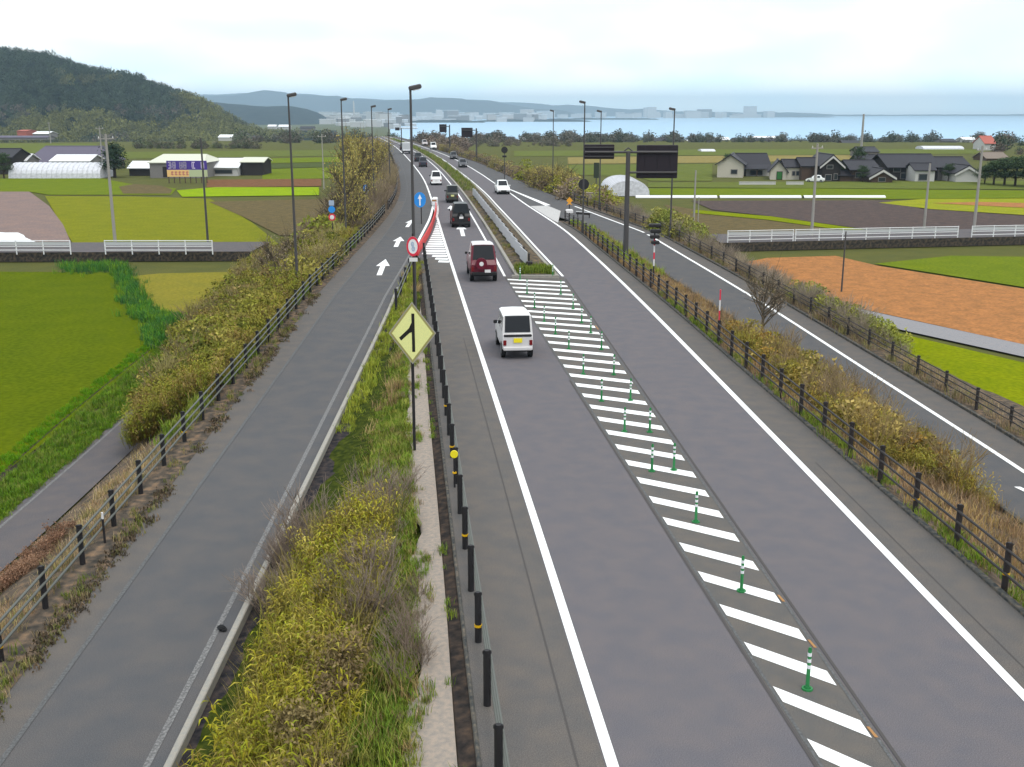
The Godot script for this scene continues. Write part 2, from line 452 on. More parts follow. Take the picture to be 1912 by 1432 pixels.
func make_land():
	bumps.seed = 5
	bumps.frequency = 0.02
	# the wide land: one sheet out to the bay and the far plain
	var rings := [0.0, 12, 25, 45, 70, 100, 140, 190, 250, 320, 400]
	var r := 440.0
	while r < 12000.0:
		rings.append(r)
		r *= 1.07
	var rows := []
	for q in rings:
		var row := []
		for i in 181:
			var ang := TAU * i / 180.0
			var x: float = q * sin(ang)
			var d: float = q * cos(ang)
			row.append(Vector3(x, land_y(x, d), -d))
		rows.append(row)
	var g := Geo.new()
	g.sheet(rows)
	struct("ground", g, M.land, "broad green and dun farmland running down to the bay", "ground")
	g = Geo.new()
	g.quad(Vector3(-15000, SEA, -1300), Vector3(-11000, SEA, -14000), Vector3(11000, SEA, -14000), Vector3(15000, SEA, -1300))
	struct("sea", g, M.sea, "pale blue sea of the wide bay behind the shore", "sea")

	# pavements
	var ME_L := Way.new([6, 0.35, 20, -1.03, 60, -4.95, 72, -6.1, 75.5, -6.4, 77, -6.95, 95, -7.28, 114, -8.15, 126, -9.15, 145, -11.15, 165, -13.3, 210, -18.8, 250, -24.0, 289, -29.3, 340, -36.6, 400, -46.0, 470, -58])
	var ME_R := Way.new([6, 11.05, 21.4, 10.4, 31, 9.85, 42, 9.2, 54, 8.5, 69, 7.45, 82, 6.5, 93, 5.7, 103, 4.4, 112, 3.0, 121, 1.7, 142, -0.5, 160, -2.6, 181, -4.9, 219, -9.5, 260, -15.3, 300, -21.7, 365, -32.9, 420, -42.9, 470, -52.9])
	struct("main_road", ribbon(ME_L, 0, ME_R, 0, 4, 470, y0, 0, y0, 0, 4), M.asphalt, "grey asphalt of the main carriageway with hatched centre", "road")
	struct("ramp_road", ribbon(LL_EDGE, 0, RB, 0, 4, 470, yl, -0.004, yl, -0.004, 3), M.asphalt_ramp, "dull grey asphalt ramp with white arrows joining the main road", "road")
	struct("ramp_road", ribbon(RR_LEFT, 0, RR_KERB, 0, 8, 470, yr, -0.004, yr, -0.004, 3), M.asphalt_ramp, "grey asphalt ramp sinking beside the main road towards the fields", "road")
	struct("road_shoulder", ribbon(MR, 0.12, ME_R, 0, 4, 103, y0, 0.004, y0, 0.004, 2), M.asphalt_old, "brownish old asphalt shoulder between white line and brown fence", "road shoulder")
	struct("road_shoulder", ribbon(ME_L, 0, ML, -0.12, 4, 76, y0, 0.004, y0, 0.004, 2), M.asphalt_old, "brownish old asphalt shoulder below the row of black posts", "road shoulder")
	struct("road_shoulder", ribbon(LL_EDGE, 0, LL_WHITE, 0, 4, 126, yl, 0.0, yl, 0.0, 2), M.asphalt_old, "dusty brown ramp shoulder outside the faint white line", "road shoulder")
	struct("road_shoulder", ribbon(RR_WHITE, 0.1, RR_KERB, 0, 10, 119, yr, 0.0, yr, 0.0, 2), M.asphalt_old, "narrow brown shoulder outside the white line of the sinking ramp", "road shoulder")
	struct("hatched_pavement", ribbon(ZL, -0.1, ZR, 0.14, 4, 66.6, y0, 0.004, y0, 0.004, 2), M.asphalt_zebra, "brown asphalt strip under the white slanted stripes", "road")

	# earth and verges
	struct("verge", ribbon(RB, 0.1, MFENCE, -0.28, 4, 77, yl, -0.16, y0, -0.14, 8, 0.16, 1.0), M.verge, "grassy wedge of ground between the ramp and the main road", "verge")
	struct("drain_channel", ribbon(RB, 0.14, RB, 0.95, 4, 62, yl, -0.10, yl, -0.06, 2), M.ditch, "dark earth channel beside the pale ramp kerb", "drain")
	struct("gutter", ribbon(CONC, 0.0, MFENCE, -0.26, 4, 76, y0, -0.10, y0, -0.04, 1), M.gutter, "dark mossy gutter beside the concrete apron", "gutter")
	# the concrete apron has a ragged, overgrown inner edge
	var rows2 := []
	for d in stations(4, 58, 0.5):
		var w := 0.68 + 0.40 * bumps.get_noise_1d(d * 9.0 + 40.0) + 0.2 * bumps.get_noise_1d(d * 31.0)
		w *= 1.0 - smooth(46, 58, d)
		rows2.append([Vector3(CONC.at(d) - w - 0.05, -0.24, -d), Vector3(CONC.at(d) - w, -0.09, -d), Vector3(CONC.at(d) - 0.02, -0.055, -d), Vector3(CONC.at(d), -0.2, -d)])
	g = Geo.new()
	g.sheet(rows2)
	struct("concrete_apron", g, M.concrete, "pale tan concrete apron with a ragged overgrown edge", "concrete apron")
	struct("embankment", ribbon(LL_EDGE, 0.0, LFENCE, -0.3, 4, 470, yl, 0.01, yl, 0.02, 3, 0.05), M.soil_dry, "strip of brown soil and leaf litter under the ramp fence", "verge")
	var LTOE := Way.new([5, -14.9, 40, -15.1, 50, -16.6, 60, -18.3, 76, -20.2, 95, -22.3, 119, -23.5, 144, -24.5, 182, -27.5, 230, -32, 281, -38, 340, -46, 400, -55.5, 470, -68])
	struct("embankment", ribbon(LFENCE, -0.3, LTOE, 0, 4, 470, yl, 0.02, yf, -0.04, 6, 0.35), M.soil_dry, "dry brown bank falling from the ramp fence to the farm road", "embankment")
	struct("embankment", ribbon(ME_R, 0.0, RR_LEFT, -0.12, 6, 103, y0, -0.03, yr, -0.05, 6, 0.18), M.soil_dry, "dry grassy bank between the brown fence and the sinking ramp", "embankment")
	struct("embankment", ribbon(RR_KERB, 0.1, RR_KERB, 1.3, 8, 470, yr, 0.03, yr, -0.05, 3, 0.06), M.soil_dry, "brown verge under the outer ramp fence", "verge")
	struct("embankment", ribbon(RR_KERB, 1.3, RR_KERB, 4.5, 8, 470, yr, -0.05, yf, -0.05, 4, 0.25), M.soil_dry, "short dry bank between the outer ramp fence and the fields", "embankment")
	struct("kerb", kerb(RB, 0.0, 0.15, 0.13, 4, 62, yl, 0), M.kerb, "pale concrete kerb along the weedy wedge", "kerb")
	struct("kerb", kerb(RR_LEFT, -0.16, 0.18, 0.16, 8, 101, yr, 0), M.kerb_dull, "dull concrete kerb under the dry bank", "kerb")
	struct("kerb", kerb(RR_KERB, 0.0, 0.14, 0.12, 8, 119, yr, 0), M.kerb_dull, "dull concrete kerb under the outer ramp fence", "kerb")
	struct("kerb", kerb(ME_R, 0.0, 0.14, 0.08, 6, 100, y0, 0), M.kerb_dull, "thin kerb under the brown fence of the main road", "kerb")
	struct("kerb", kerb(MFENCE, -0.30, 0.08, 0.03, 4, 76, y0, 0), M.kerb_dull, "thin pale kerb between gutter and black posts", "kerb")
	# farm road by the bank
	struct("farm_road", ribbon(FARM_L, 0, FARM_R, 0, 4, 54, yf, 0.03, yf, 0.03, 2), M.farm_road, "grey farm road under the bushy bank", "road")
	struct("road_marking", ribbon(FARM_L, 0.22, FARM_L, 0.32, 4, 54, yf, 0.036, yf, 0.036), M.paint_worn, "worn white edge line of the farm road", "road marking")
	var VL := Way.new([5, -15.7, 36.5, -18.5, 47, -19.4, 63, -20.4, 88, -22.9])
	struct("verge", ribbon(VL, 0.0, FARM_L, 0.0, 4, 60, yf, -0.03, yf, 0.05, 5, 0.22, 0.8), M.grass_lush, "lush green verge between field ditch and farm road", "verge")

	# median
	var m0 := Geo.new()
	var rows3 := []
	for d in stations(66.6, 470, 1.5):
		var a := MEDL.at(d) + 0.62
		var b := MEDR.at(d) - 0.25
		rows3.append([Vector3(a + 0.2, 0.13, -d), Vector3(lerpf(a, b, 0.33), 0.2 + 0.05 * bumps.get_noise_1d(d * 20), -d), Vector3(lerpf(a, b, 0.66), 0.2, -d), Vector3(b - 0.2, 0.13, -d)])
	m0.sheet(rows3)
	struct("median", m0, M.soil_median, "raised median of dry earth with tufts of grass", "median")
	struct("kerb", kerb(MEDL, 0.62, 0.22, 0.17, 66.6, 470, y0, 0), M.kerb, "sand coloured kerb along the bare earth of the median", "kerb")
	struct("kerb", kerb(MEDR, -0.45, 0.22, 0.17, 66.6, 470, y0, 0), M.kerb, "sand coloured kerb of the median below the grey panels", "kerb")
	g = kerb(Way.new([66.2, -0.02, 66.62, -0.02]), 0, 2.95, 0.17, 66.2, 66.6, y0, 0)
	struct("kerb", g, M.kerb, "sand coloured kerb closing the end of the median", "kerb")

func stripe(called: String, a: Way, off: float, wide: float, d0: float, d1: float, ya: Callable, lift: float, m: Material, label: String):
	struct(called, ribbon(a, off - wide * 0.5, a, off + wide * 0.5, d0, d1, ya, lift, ya, lift), m, label, "road marking")

func arrow(p: Vector3, turn: float, long: float, label: String):
	var w := 0.40
	var poly := PackedVector2Array([Vector2(-w * 0.42, 0), Vector2(w * 0.42, 0), Vector2(w * 0.42, -long * 0.55), Vector2(w * 1.15, -long * 0.55), Vector2(0, -long), Vector2(-w * 1.15, -long * 0.55), Vector2(-w * 0.42, -long * 0.55)])
	var g := Geo.new()
	g.flat(poly, 0.0)
	var o := struct("arrow_marking", g, M.paint, label, "road marking")
	o.position = p
	o.rotation.y = turn

func make_markings():
	stripe("edge_line", ML, 0, 0.19, 4, 470, y0, 0.012, M.paint, "bright white edge line beside the lane of the white van")
	stripe("edge_line", MR, 0, 0.20, 4, 470, y0, 0.012, M.paint, "bright white edge line of the oncoming lane")
	stripe("edge_line", MEDL, 0, 0.16, 67, 470, y0, 0.012, M.paint, "white line along the median kerb in the outbound lane")
	stripe("edge_line", MEDR, 0.1, 0.16, 67, 470, y0, 0.012, M.paint, "white line along the median below the grey panels")
	stripe("edge_line", LL_WHITE, 0, 0.11, 4, 470, yl, 0.008, M.paint_faint, "faint worn edge line on the ramp with arrows")
	stripe("edge_line", LR_WHITE, 0, 0.13, 4, 78, yl, 0.004, M.paint_worn, "worn whitish edge line beside the ramp kerb")
	stripe("edge_line", LR_WHITE, 0.1, 0.22, 78, 124, yl, 0.004, M.paint, "thick white line along the red divider")
	stripe("edge_line", RR_WHITE, 0, 0.20, 10, 119, yr, 0.008, M.paint, "bright white edge line of the sinking ramp")
	stripe("seam", ZR, 0.2, 0.06, 4, 66, y0, 0.012, M.seam, "dark seam in the asphalt beside the stripes")
	stripe("seam", ZL, -0.14, 0.05, 4, 40, y0, 0.012, M.seam, "dark seam between lane and striped strip")
	stripe("seam", ML, -0.55, 0.035, 4, 48, y0, 0.010, M.seam, "thin dark seam in the shoulder by the black posts")
	stripe("seam", MR, 0.5, 0.03, 9, 30, y0, 0.010, M.seam, "thin dark crack in the shoulder by the brown fence")
	stripe("edge_line", ZR, 0.09, 0.06, 4, 66, y0, 0.010, M.paint_faint, "thin pale edge of the striped strip beside its dark seam")
	stripe("edge_line", ZL, -0.05, 0.06, 4, 66, y0, 0.010, M.paint_faint, "thin pale edge of the striped strip beside the van lane")
	# a lump of rubber by the kerb
	var rb := on(414, 1176, yl)
	var lump := Geo.new()
	lump.bevel(Vector3(0, 0.05, 0), Vector3(0.16, 0.1, 0.2), 0.035, Basis(Vector3.UP, 0.6))
	lump.bevel(Vector3(0.07, 0.03, 0.05), Vector3(0.12, 0.06, 0.12), 0.02, Basis(Vector3.UP, 0.2))
	var lo: Node3D = tag(obj("rubber_scrap", lump.mesh(), M.tyre), "small black scrap of rubber by the ramp kerb", "debris")
	lo.position = rb + Vector3(0, 0.005, 0)
	# dash at the fork of the sinking ramp
	var pd := on(1900, 915, yr)
	var g := Geo.new()
	g.flat(PackedVector2Array([Vector2(pd.x - 0.12, pd.z - 0.9), Vector2(pd.x + 0.1, pd.z - 0.9), Vector2(pd.x + 0.65, pd.z + 1.4), Vector2(pd.x + 0.43, pd.z + 1.4)]), 0.0)
	var dash := struct("lane_dash", g, M.paint, "short white dash on the sinking ramp", "road marking")
	dash.position.y = yr(-pd.z) + 0.012
	# the slanted stripes of the centre, one by one
	var z := Node3D.new()
	z.name = "stripe_field"
	add_child(z)
	tag(z, "field of slanted white stripes between the two lanes", "road marking", "", "structure")
	var d_next := 5.7
	for k in 44:
		var d := d_next
		d_next += 1.66 if d < 24.0 else 1.55
		if d > 66.3: break
		var slant := 1.12
		var thick := 0.52
		# corners: far left, far right, near right, near left
		var pts := []
		for q in [[d, 0], [d - slant, 1], [d - slant - thick, 1], [d - thick, 0]]:
			var dd: float = q[0]
			pts.append(Vector3(ZL.at(dd) if q[1] == 0 else ZR.at(dd), 0.012, -dd))
		var s := Geo.new()
		s.quad_o(pts[0], pts[1], pts[2], pts[3], Vector3.UP)
		part("stripe", s, M.paint, z)
	# orange scuffs of worn paint at the stripe ends
	for k in [[1455, 1118], [1512, 1203], [1635, 1368], [1108, 612]]:
		var p := at(k[0] + 6, k[1])
		var s := Geo.new()
		var l := 0.16 if k[1] > 1000 else 0.5
		s.flat(PackedVector2Array([Vector2(ZR.at(-p.z + l) + 0.03, p.z - l), Vector2(ZR.at(-p.z + l) + 0.08, p.z - l), Vector2(ZR.at(-p.z - l) + 0.11, p.z + l), Vector2(ZR.at(-p.z - l) + 0.05, p.z + l)]), 0.017)
		tag(struct("paint_scuff", s, M.paint_orange, "orange scuff of paint at a stripe end", "road marking"), "", "", "orange scuffs along the striped strip")
	# hatch of the gore behind the red divider
	var z2 := Node3D.new()
	z2.name = "gore_hatch"
	add_child(z2)
	tag(z2, "close white hatching between red divider and main lane", "road marking", "", "structure")
	for k in 36:
		var d := 73.5 + 1.45 * k
		if d > 124.0: break
		var xa := maxf(RB.at(d) + 0.55, ML.at(d) - 2.2 + 0.02 * (d - 73.5)) if d > 77.0 else ML.at(d) - 0.9 - 0.12 * (d - 73.5)
		var s := Geo.new()
		s.quad_o(Vector3(xa, 0.012, -d), Vector3(ML.at(d) - 0.15, 0.012, -d + 0.15), Vector3(ML.at(d) - 0.15, 0.012, -d - 0.8), Vector3(xa, 0.012, -d - 0.95), Vector3.UP)
		part("stripe", s, M.paint, z2)
	# hatch of the gore where the oncoming lane forks
	g = Geo.new()
	g.flat(px_poly([990, 385, 1022, 384, 1047, 394, 1042, 416, 1032, 411], 0.0), 0.014)
	struct("gore_patch", g, M.paint_pale, "pale painted patch at the fork of the oncoming lane", "road marking")
	g = Geo.new()
	g.flat(px_poly([940, 349, 952, 353, 1028, 383, 1018, 384], 0.0), 0.014)
	struct("gore_line", g, M.paint, "white line leading into the fork of the oncoming lane", "road marking")
	# arrows
	for a in [[708, 514, 720, 484], [739, 461, 748, 442], [760, 424, 770, 410]]:
		var p := at(a[0], a[1])
		var q := at(a[2], a[3])
		arrow(Vector3(p.x, 0.01, p.z), atan2(-(q.x - p.x), -(q.z - p.z)), p.distance_to(q), "white arrow on the ramp, %s from the red divider" % (["farthest", "second farthest", "third farthest"][[[708, 514, 720, 484], [739, 461, 748, 442], [760, 424, 770, 410]].find(a)]))
	for a in [[865, 441, 860, 422], [846, 397, 842, 386]]:
		var p := at(a[0], a[1])
		var q := at(a[2], a[3])
		arrow(Vector3(p.x, 0.01, p.z), atan2(-(q.x - p.x), -(q.z - p.z)), p.distance_to(q) * 1.2, "white lane arrow behind the black off-roader" if a[0] == 865 else "white lane arrow under the front of the black off-roader")

func field(pts: Array, kind: String, label: String, lift: float, y := FIELD):
	var g := Geo.new()
	g.flat(px_poly(pts, y), y + lift)
	struct("field", g, M["field_" + kind], label, "field")

func make_fields():
	# beside the climbing ramp
	field([-260, 506, 218, 509, 262, 566, 296, 640, 282, 682, 0, 888, -260, 1090], "green", "large smooth deep green field above the farm road", 0.02)
	field([238, 517, 300, 511, 448, 508, 345, 596, 300, 588], "gold", "small golden green field in the corner by the bank", 0.03)
	field([84, 366, 250, 367, 392, 371, 470, 415, 520, 455, 490, 468, 146, 470, 118, 425], "olive", "wide olive green field behind the white guard rail", 0.02)
	field([-200, 358, 55, 358, 92, 385, 118, 420, 140, 470, -200, 470], "mauve", "bare mauve brown field with white sheeting", 0.03)
	field([390, 377, 640, 371, 650, 420, 560, 440, 522, 440, 460, 408], "dun", "ploughed dun field behind the olive field", 0.04)
	field([-200, 334, 190, 333, 240, 343, 330, 352, 320, 364, 90, 364, 55, 358, -200, 357], "fresh", "fresh green strip before the long vinyl greenhouse", 0.03)
	field([222, 349, 250, 344, 300, 347, 322, 354, 318, 362, 230, 362], "dun", "patch of brown rubble soil near the billboard", 0.05)
	field([330, 356, 400, 350, 596, 350, 596, 365, 340, 368], "rape", "bright yellow green strip of rape blossom", 0.06)
	field([386, 336, 600, 334, 600, 348, 386, 350], "rust", "reddish bare strip above the rape blossom", 0.04)
	field([490, 316, 640, 312, 640, 333, 490, 335], "fresh", "light green strip beyond the reddish soil", 0.03)
	field([490, 306, 640, 303, 640, 311, 490, 315], "moss", "dark grassy strip before the light green strip", 0.03)
	field([490, 296, 640, 293, 640, 302, 490, 305], "fresh", "green strip before the wood near the ramp", 0.03)
	field([200, 284, 640, 280, 640, 291, 200, 297], "meadow", "meadow strip below the far hedge", 0.03)
	field([-200, 268, 180, 268, 190, 284, -200, 290], "meadow", "meadow strip behind the violet roofed barn", 0.03)
	# beside the sinking ramp
	field([1640, 614, 1912, 678, 2300, 770, 2300, 1040, 1912, 792, 1790, 735, 1660, 660], "lime", "bright yellow green field beside the outer fence", 0.03)
	field([1392, 490, 1432, 482, 1560, 478, 1640, 497, 1912, 540, 2300, 605, 2300, 740, 1912, 644, 1590, 573, 1480, 545], "tan", "broad tan field of dry stubble", 0.03)
	field([1632, 493, 1776, 478, 1912, 480, 2300, 500, 2300, 598, 1912, 537], "fresh", "smooth green field behind the tan stubble", 0.04)
	field([1240, 382, 1340, 398, 1440, 408, 1650, 438, 1340, 452, 1280, 425], "dun", "olive brown field in front of the white tunnel", 0.02)
	field([1290, 375, 1660, 374, 1720, 390, 1912, 403, 2200, 420, 2200, 440, 1912, 433, 1660, 434, 1440, 404, 1330, 392], "ploughed", "dark ploughed field behind the white roadside rail", 0.03)
	field([1300, 393, 1440, 405, 1660, 436, 1640, 440, 1430, 411, 1290, 398], "lime", "narrow bright grass ridge between two brown fields", 0.08)
	field([1640, 379, 1720, 372, 1912, 371, 2200, 376, 2200, 418, 1912, 402, 1740, 391], "yellow", "yellow green field before the village houses", 0.05)
	field([1740, 380, 1830, 378, 1912, 380, 2100, 384, 2100, 392, 1912, 389], "tan", "tan patch within the yellow green field", 0.09)
	field([1210, 352, 1500, 352, 1912, 356, 2200, 360, 2200, 370, 1912, 370, 1650, 372, 1210, 364], "fresh", "green strip behind the long white tunnel", 0.03)
	field([1210, 341, 1900, 338, 2200, 345, 2200, 358, 1912, 354, 1210, 350], "meadow", "grassy strip in front of the village", 0.04)
	field([1060, 308, 1330, 306, 1330, 338, 1215, 338, 1190, 330, 1060, 326], "meadow", "meadow behind the gantry sign", 0.03)
	field([1060, 294, 1330, 291, 1700, 289, 1700, 296, 1330, 304, 1060, 306], "straw", "straw coloured strip behind the white walled storehouse", 0.03)
	field([960, 282, 1330, 279, 1840, 278, 1840, 287, 1330, 290, 960, 292], "meadow", "far green strip below the village trees", 0.03)
	field([2000, 360, 2400, 370, 2400, 440, 2000, 430], "meadow", "green field beyond the dark ploughed field", 0.02)
	# white sheeting on the mauve field
	var g := Geo.new()
	var rows := []
	for i in 9:
		var row := []
		for j in 9:
			var px := lerpf(-60, 34 + 8 * i + 3 * sin(i * 2.0), j / 8.0)
			var p := at(px, lerpf(436, 473, i / 8.0), FIELD)
			row.append(Vector3(p.x, FIELD + 0.1 + 0.12 * absf(bumps.get_noise_2d(p.x * 60, p.z * 60)), p.z))
		rows.append(row)
	g.sheet(rows)
	struct("mulch_sheet", g, M.white, "white plastic sheeting spread on the mauve field", "plastic sheet")
	# paths
	g = Geo.new()
	g.flat(px_poly([1570, 574, 1600, 577, 1912, 645, 2300, 742, 2300, 768, 1912, 668, 1640, 608, 1600, 600], FIELD), FIELD + 0.06)
	struct("path", g, M.path_grey, "pale grey path between tan stubble and yellow green field", "path")
	# the raised cross road behind the fields of the climbing ramp
	g = Geo.new()
	var a := at(-250, 490, FIELD)
	var b := at(470, 487, FIELD)
	var far := Vector3(0, 0, -7.5)
	var up := Vector3(0, 0.85, 0)
	g.quad_o(a + up, b + up, b + up + far, a + up + far, Vector3.UP)
	struct("cross_road", g, M.farm_road, "grey cross road raised behind the green fields", "road")
	g = Geo.new()
	g.quad_o(a, b, b + up, a + up, Vector3.BACK)
	g.quad_o(a + far, b + far, b + up + far, a + up + far, Vector3.FORWARD)
	g.quad_o(b, b + far, b + up + far, b + up, Vector3.RIGHT)
	struct("revetment", g, M.revetment, "dark stone revetment carrying the cross road", "retaining wall")
	# and its twin beyond the tan stubble
	g = Geo.new()
	a = at(1345, 470, FIELD)
	b = at(2300, 448, FIELD)
	g.quad_o(a + up, b + up, b + up + far, a + up + far, Vector3.UP)
	struct("cross_road", g, M.farm_road, "grey cross road raised behind the tan stubble", "road")
	g = Geo.new()
	g.quad_o(a, b, b + up, a + up, Vector3.BACK)
	g.quad_o(a + far, b + far, b + up + far, a + up + far, Vector3.FORWARD)
	g.quad_o(a, a + far, a + up + far, a + up, Vector3.LEFT)
	struct("revetment", g, M.revetment, "dark stone revetment under the long white guard rail", "retaining wall")
	# a field ditch
	g = Geo.new()
	var VL := Way.new([5, -15.7, 36.5, -18.5, 47, -19.4, 63, -20.4, 88, -22.9])
	g = ribbon(VL, -0.35, VL, 0.0, 4, 75, yf, 0.03, yf, -0.02)
	struct("ditch", g, M.gutter, "narrow dark ditch along the deep green field", "ditch")

func make_far():
	# wooded hill
	var ridge := Way.new([-980, 58, -760, 70, -640, 72, -547, 70, -512, 69, -461, 57, -432, 49, -404, 44, -375, 34, -352, 27, -335, 20, -306, 4, -284, -9, -261, -15, -190, -16])
	var rows := []
	for i in 61:
		var x := -980.0 + 13.2 * i
		var row := []
		for j in 17:
			var t := j / 16.0
			var d := lerpf(850, 1650, t)
			var k := smooth(0.0, 0.42, t) * (1.0 - smooth(0.5, 1.0, t))
			var sc := d / 1180.0
			var y := lerpf(-16.0, maxf(ridge.at(x), -16.0) , k)
			y += 5.0 * bumps.get_noise_2d(x * 0.9, d * 0.9) * k
			row.append(Vector3(x * sc, y, -d))
		rows.append(row)
	var g := Geo.new()
	g.sheet(rows)
	struct("hill", g, M.hill, "dark wooded hill rising behind the farms", "hill")
	# woods on the hill
	var where := []
	var tint := []
	rng.seed = 77
	for n in 5200:
		var i := rng.randf() * 60.0
		var j := pow(rng.randf(), 1.2) * 9.0
		var i0 := int(i)
		var j0 := int(j)
		var p: Vector3 = rows[i0][j0].lerp(rows[mini(i0 + 1, 60)][j0], i - i0).lerp(rows[i0][j0 + 1].lerp(rows[mini(i0 + 1, 60)][j0 + 1], i - i0), j - j0)
		if p.y < -15.0: continue
		var s := rng.randf_range(3.2, 6.5)
		where.append(Transform3D(Basis(Vector3.UP, rng.randf() * TAU).scaled(Vector3(s, s * rng.randf_range(0.9, 1.4), s)), p + Vector3(0, s * 0.45, 0)))
		# broad-leaved and bamboo patches among the conifers
		var patch := bumps.get_noise_2d(p.x * 0.55 + 300.0, p.z * 0.4) + 0.0022 * (p.x + 330.0) - 0.012 * (p.y - 22.0)
		var c := Color(0.050, 0.070, 0.045)
		if patch > 0.18: c = Color(0.155, 0.155, 0.05)
		elif patch > 0.05: c = Color(0.10, 0.105, 0.055)
		elif p.y < 12.0 and rng.randf() < 0.45: c = Color(0.13, 0.11, 0.095)
		c *= rng.randf_range(0.75, 1.3)
		where[-1].origin.y -= 0.8
		tint.append(Color(c.r, c.g, c.b))
	many("woods", crown_mesh(150, 0.34, 501), M.leaf, where, tint, "dark evergreen wood covering the hill", "woods")
	# farther ranges
	for h in [[3600.0, 900.0, 0.30, [-2000, 40, -1300, 62, -1090, 54, -960, 42, -860, 30, -780, 31, -715, 27, -660, 16, -620, -6, -600, -30, -540, -50], "blue green headland ending above the town"],
			[9600.0, 1500.0, 0.3, [-6384, 186, -4376, 157, -3046, 140, -2480, 157, -2161, 189, -1955, 170, -1556, 144, -1130, 109, -712, 133, -355, 117, 0, 69, 426, 27, 825, -30], "pale blue mountain range behind the town"],
			[12000.0, 1500.0, 0.3, [-7125, 206, -3788, 188, -2912, 206, -2338, 200, -1688, 162, -1062, 148, -500, 156, 0, 115, 694, 82, 1644, 31, 3125, 0, 4088, -40], "faint blue mountain range at the end of the bay"]]:
		var w := Way.new(h[3])
		var rr := []
		for i in 81:
			var x: float = lerpf(w.d[0], w.d[-1], i / 80.0)
			var row := []
			for j in 9:
				var t := j / 8.0
				var k := sin(PI * t)
				var yy: float = lerpf(SEA - 4.0, maxf(w.at(x), SEA - 4.0), k) + k * (6.0 if h[0] < 5000.0 else 26.0) * bumps.get_noise_2d(x * (0.3 if h[0] < 5000.0 else 0.11), t * 120.0 + h[0])
				row.append(Vector3(x * (1.0 + h[2] * (t - 0.5) * h[1] / h[0]), yy, -h[0] - h[1] * (t - 0.5)))
			rr.append(row)
		g = Geo.new()
		g.sheet(rr)
		struct("hill", g, M.far_hill, h[4], "hill")
	# low tongue of land across the bay
	for s in [[760, 905, 228, 4300.0, 9.0, "low dark spit of land before the town"], [880, 1105, 226, 4700.0, 9.0, "long low breakwater of dark land in the bay"], [1010, 1230, 221, 6000.0, 10.0, "thin hazy strip of land across the bay"], [1180, 1560, 216, 9000.0, 10.0, "faint far shore on the sea horizon"], [1440, 2200, 213, 12500.0, 16.0, "faintest far shore on the open horizon"]]:
		var d: float = s[3]
		var rr := []
		var a := far_at(s[0], s[2], d).x
		var b := far_at(s[1], s[2], d).x
		for i in 41:
			var t := i / 40.0
			var x := lerpf(a, b, t)
			var e := sin(PI * t)
			var y: float = s[4] * pow(e, 0.35) * (1.0 + 0.5 * bumps.get_noise_1d(x * 0.4 + d))
			rr.append([Vector3(x, SEA - 1, -d + 60), Vector3(x, SEA + y * 0.8, -d + 30), Vector3(x, SEA + y, -d), Vector3(x, SEA - 1, -d - 200)])
		g = Geo.new()
		g.sheet(rr)
		struct("shore", g, M.far_hill, s[5], "shore")
	# the town: every block a thing of its own
	rng.seed = 909
	for k in 180:
		var px := 0.0
		var d := 0.0
		var y := SEA + 1.0
		if k < 62:
			px = rng.randf_range(606, 770)
			d = rng.randf_range(2600, 5200)
			y = land_y(far_at(px, 210, d).x, d)
		elif k < 92:
			px = rng.randf_range(770, 1010)
			d = rng.randf_range(5400, 6600)
		elif k >= 120:
			px = rng.randf_range(606, 1000)
			d = rng.randf_range(4600, 6400)
			if px < 790.0: y = land_y(far_at(px, 210, d).x, d)
		else:
			px = rng.randf_range(1000, 1440)
			d = rng.randf_range(7600, 8600)
		var p := far_at(px, 215, d)
		var w := rng.randf_range(18, 55) * d / 4000.0
		var h := rng.randf_range(10, 26) * (d / 4000.0) * (1.7 if rng.randf() < 0.12 else 1.0)
		var t := base("town_building", ("small pale block of the hazy town on the faint far shore" if d > 7000.0 else ("small pale block of the hazy town behind the dark spit" if px > 770.0 else "small pale block of the hazy town beside the slim chimney")), "building", Vector3(p.x, y - 3.0, p.z), rng.randf_range(-0.5, 0.5), "blocks of the hazy town")
		var gg := Geo.new()
		gg.box(Vector3(0, h * 0.5 + 1.5, 0), Vector3(w, h + 3, w * 0.7))
		part("wall", gg, M.plaster_white if rng.randf() < 0.8 else M.wall_grey, t)
		gg = Geo.new()
		gg.box(Vector3(0, h + 3.8, 0), Vector3(w * 1.04, 1.6, w * 0.74))
		part("roof", gg, M.roof_white if rng.randf() < 0.7 else M.wall_grey, t)
	# the chimney of the works and its plume of steam
	var pc := far_at(661, 214, 4200)
	var ch := base("chimney", "slim white chimney rising from the hazy town", "chimney", Vector3(pc.x, -26, pc.z))
	var cg := Geo.new()
	cg.tube(Vector3.ZERO, Vector3(0, 78, 0), 4.0, 2.6, 10)
	part("shaft", cg, M.plaster_white, ch)

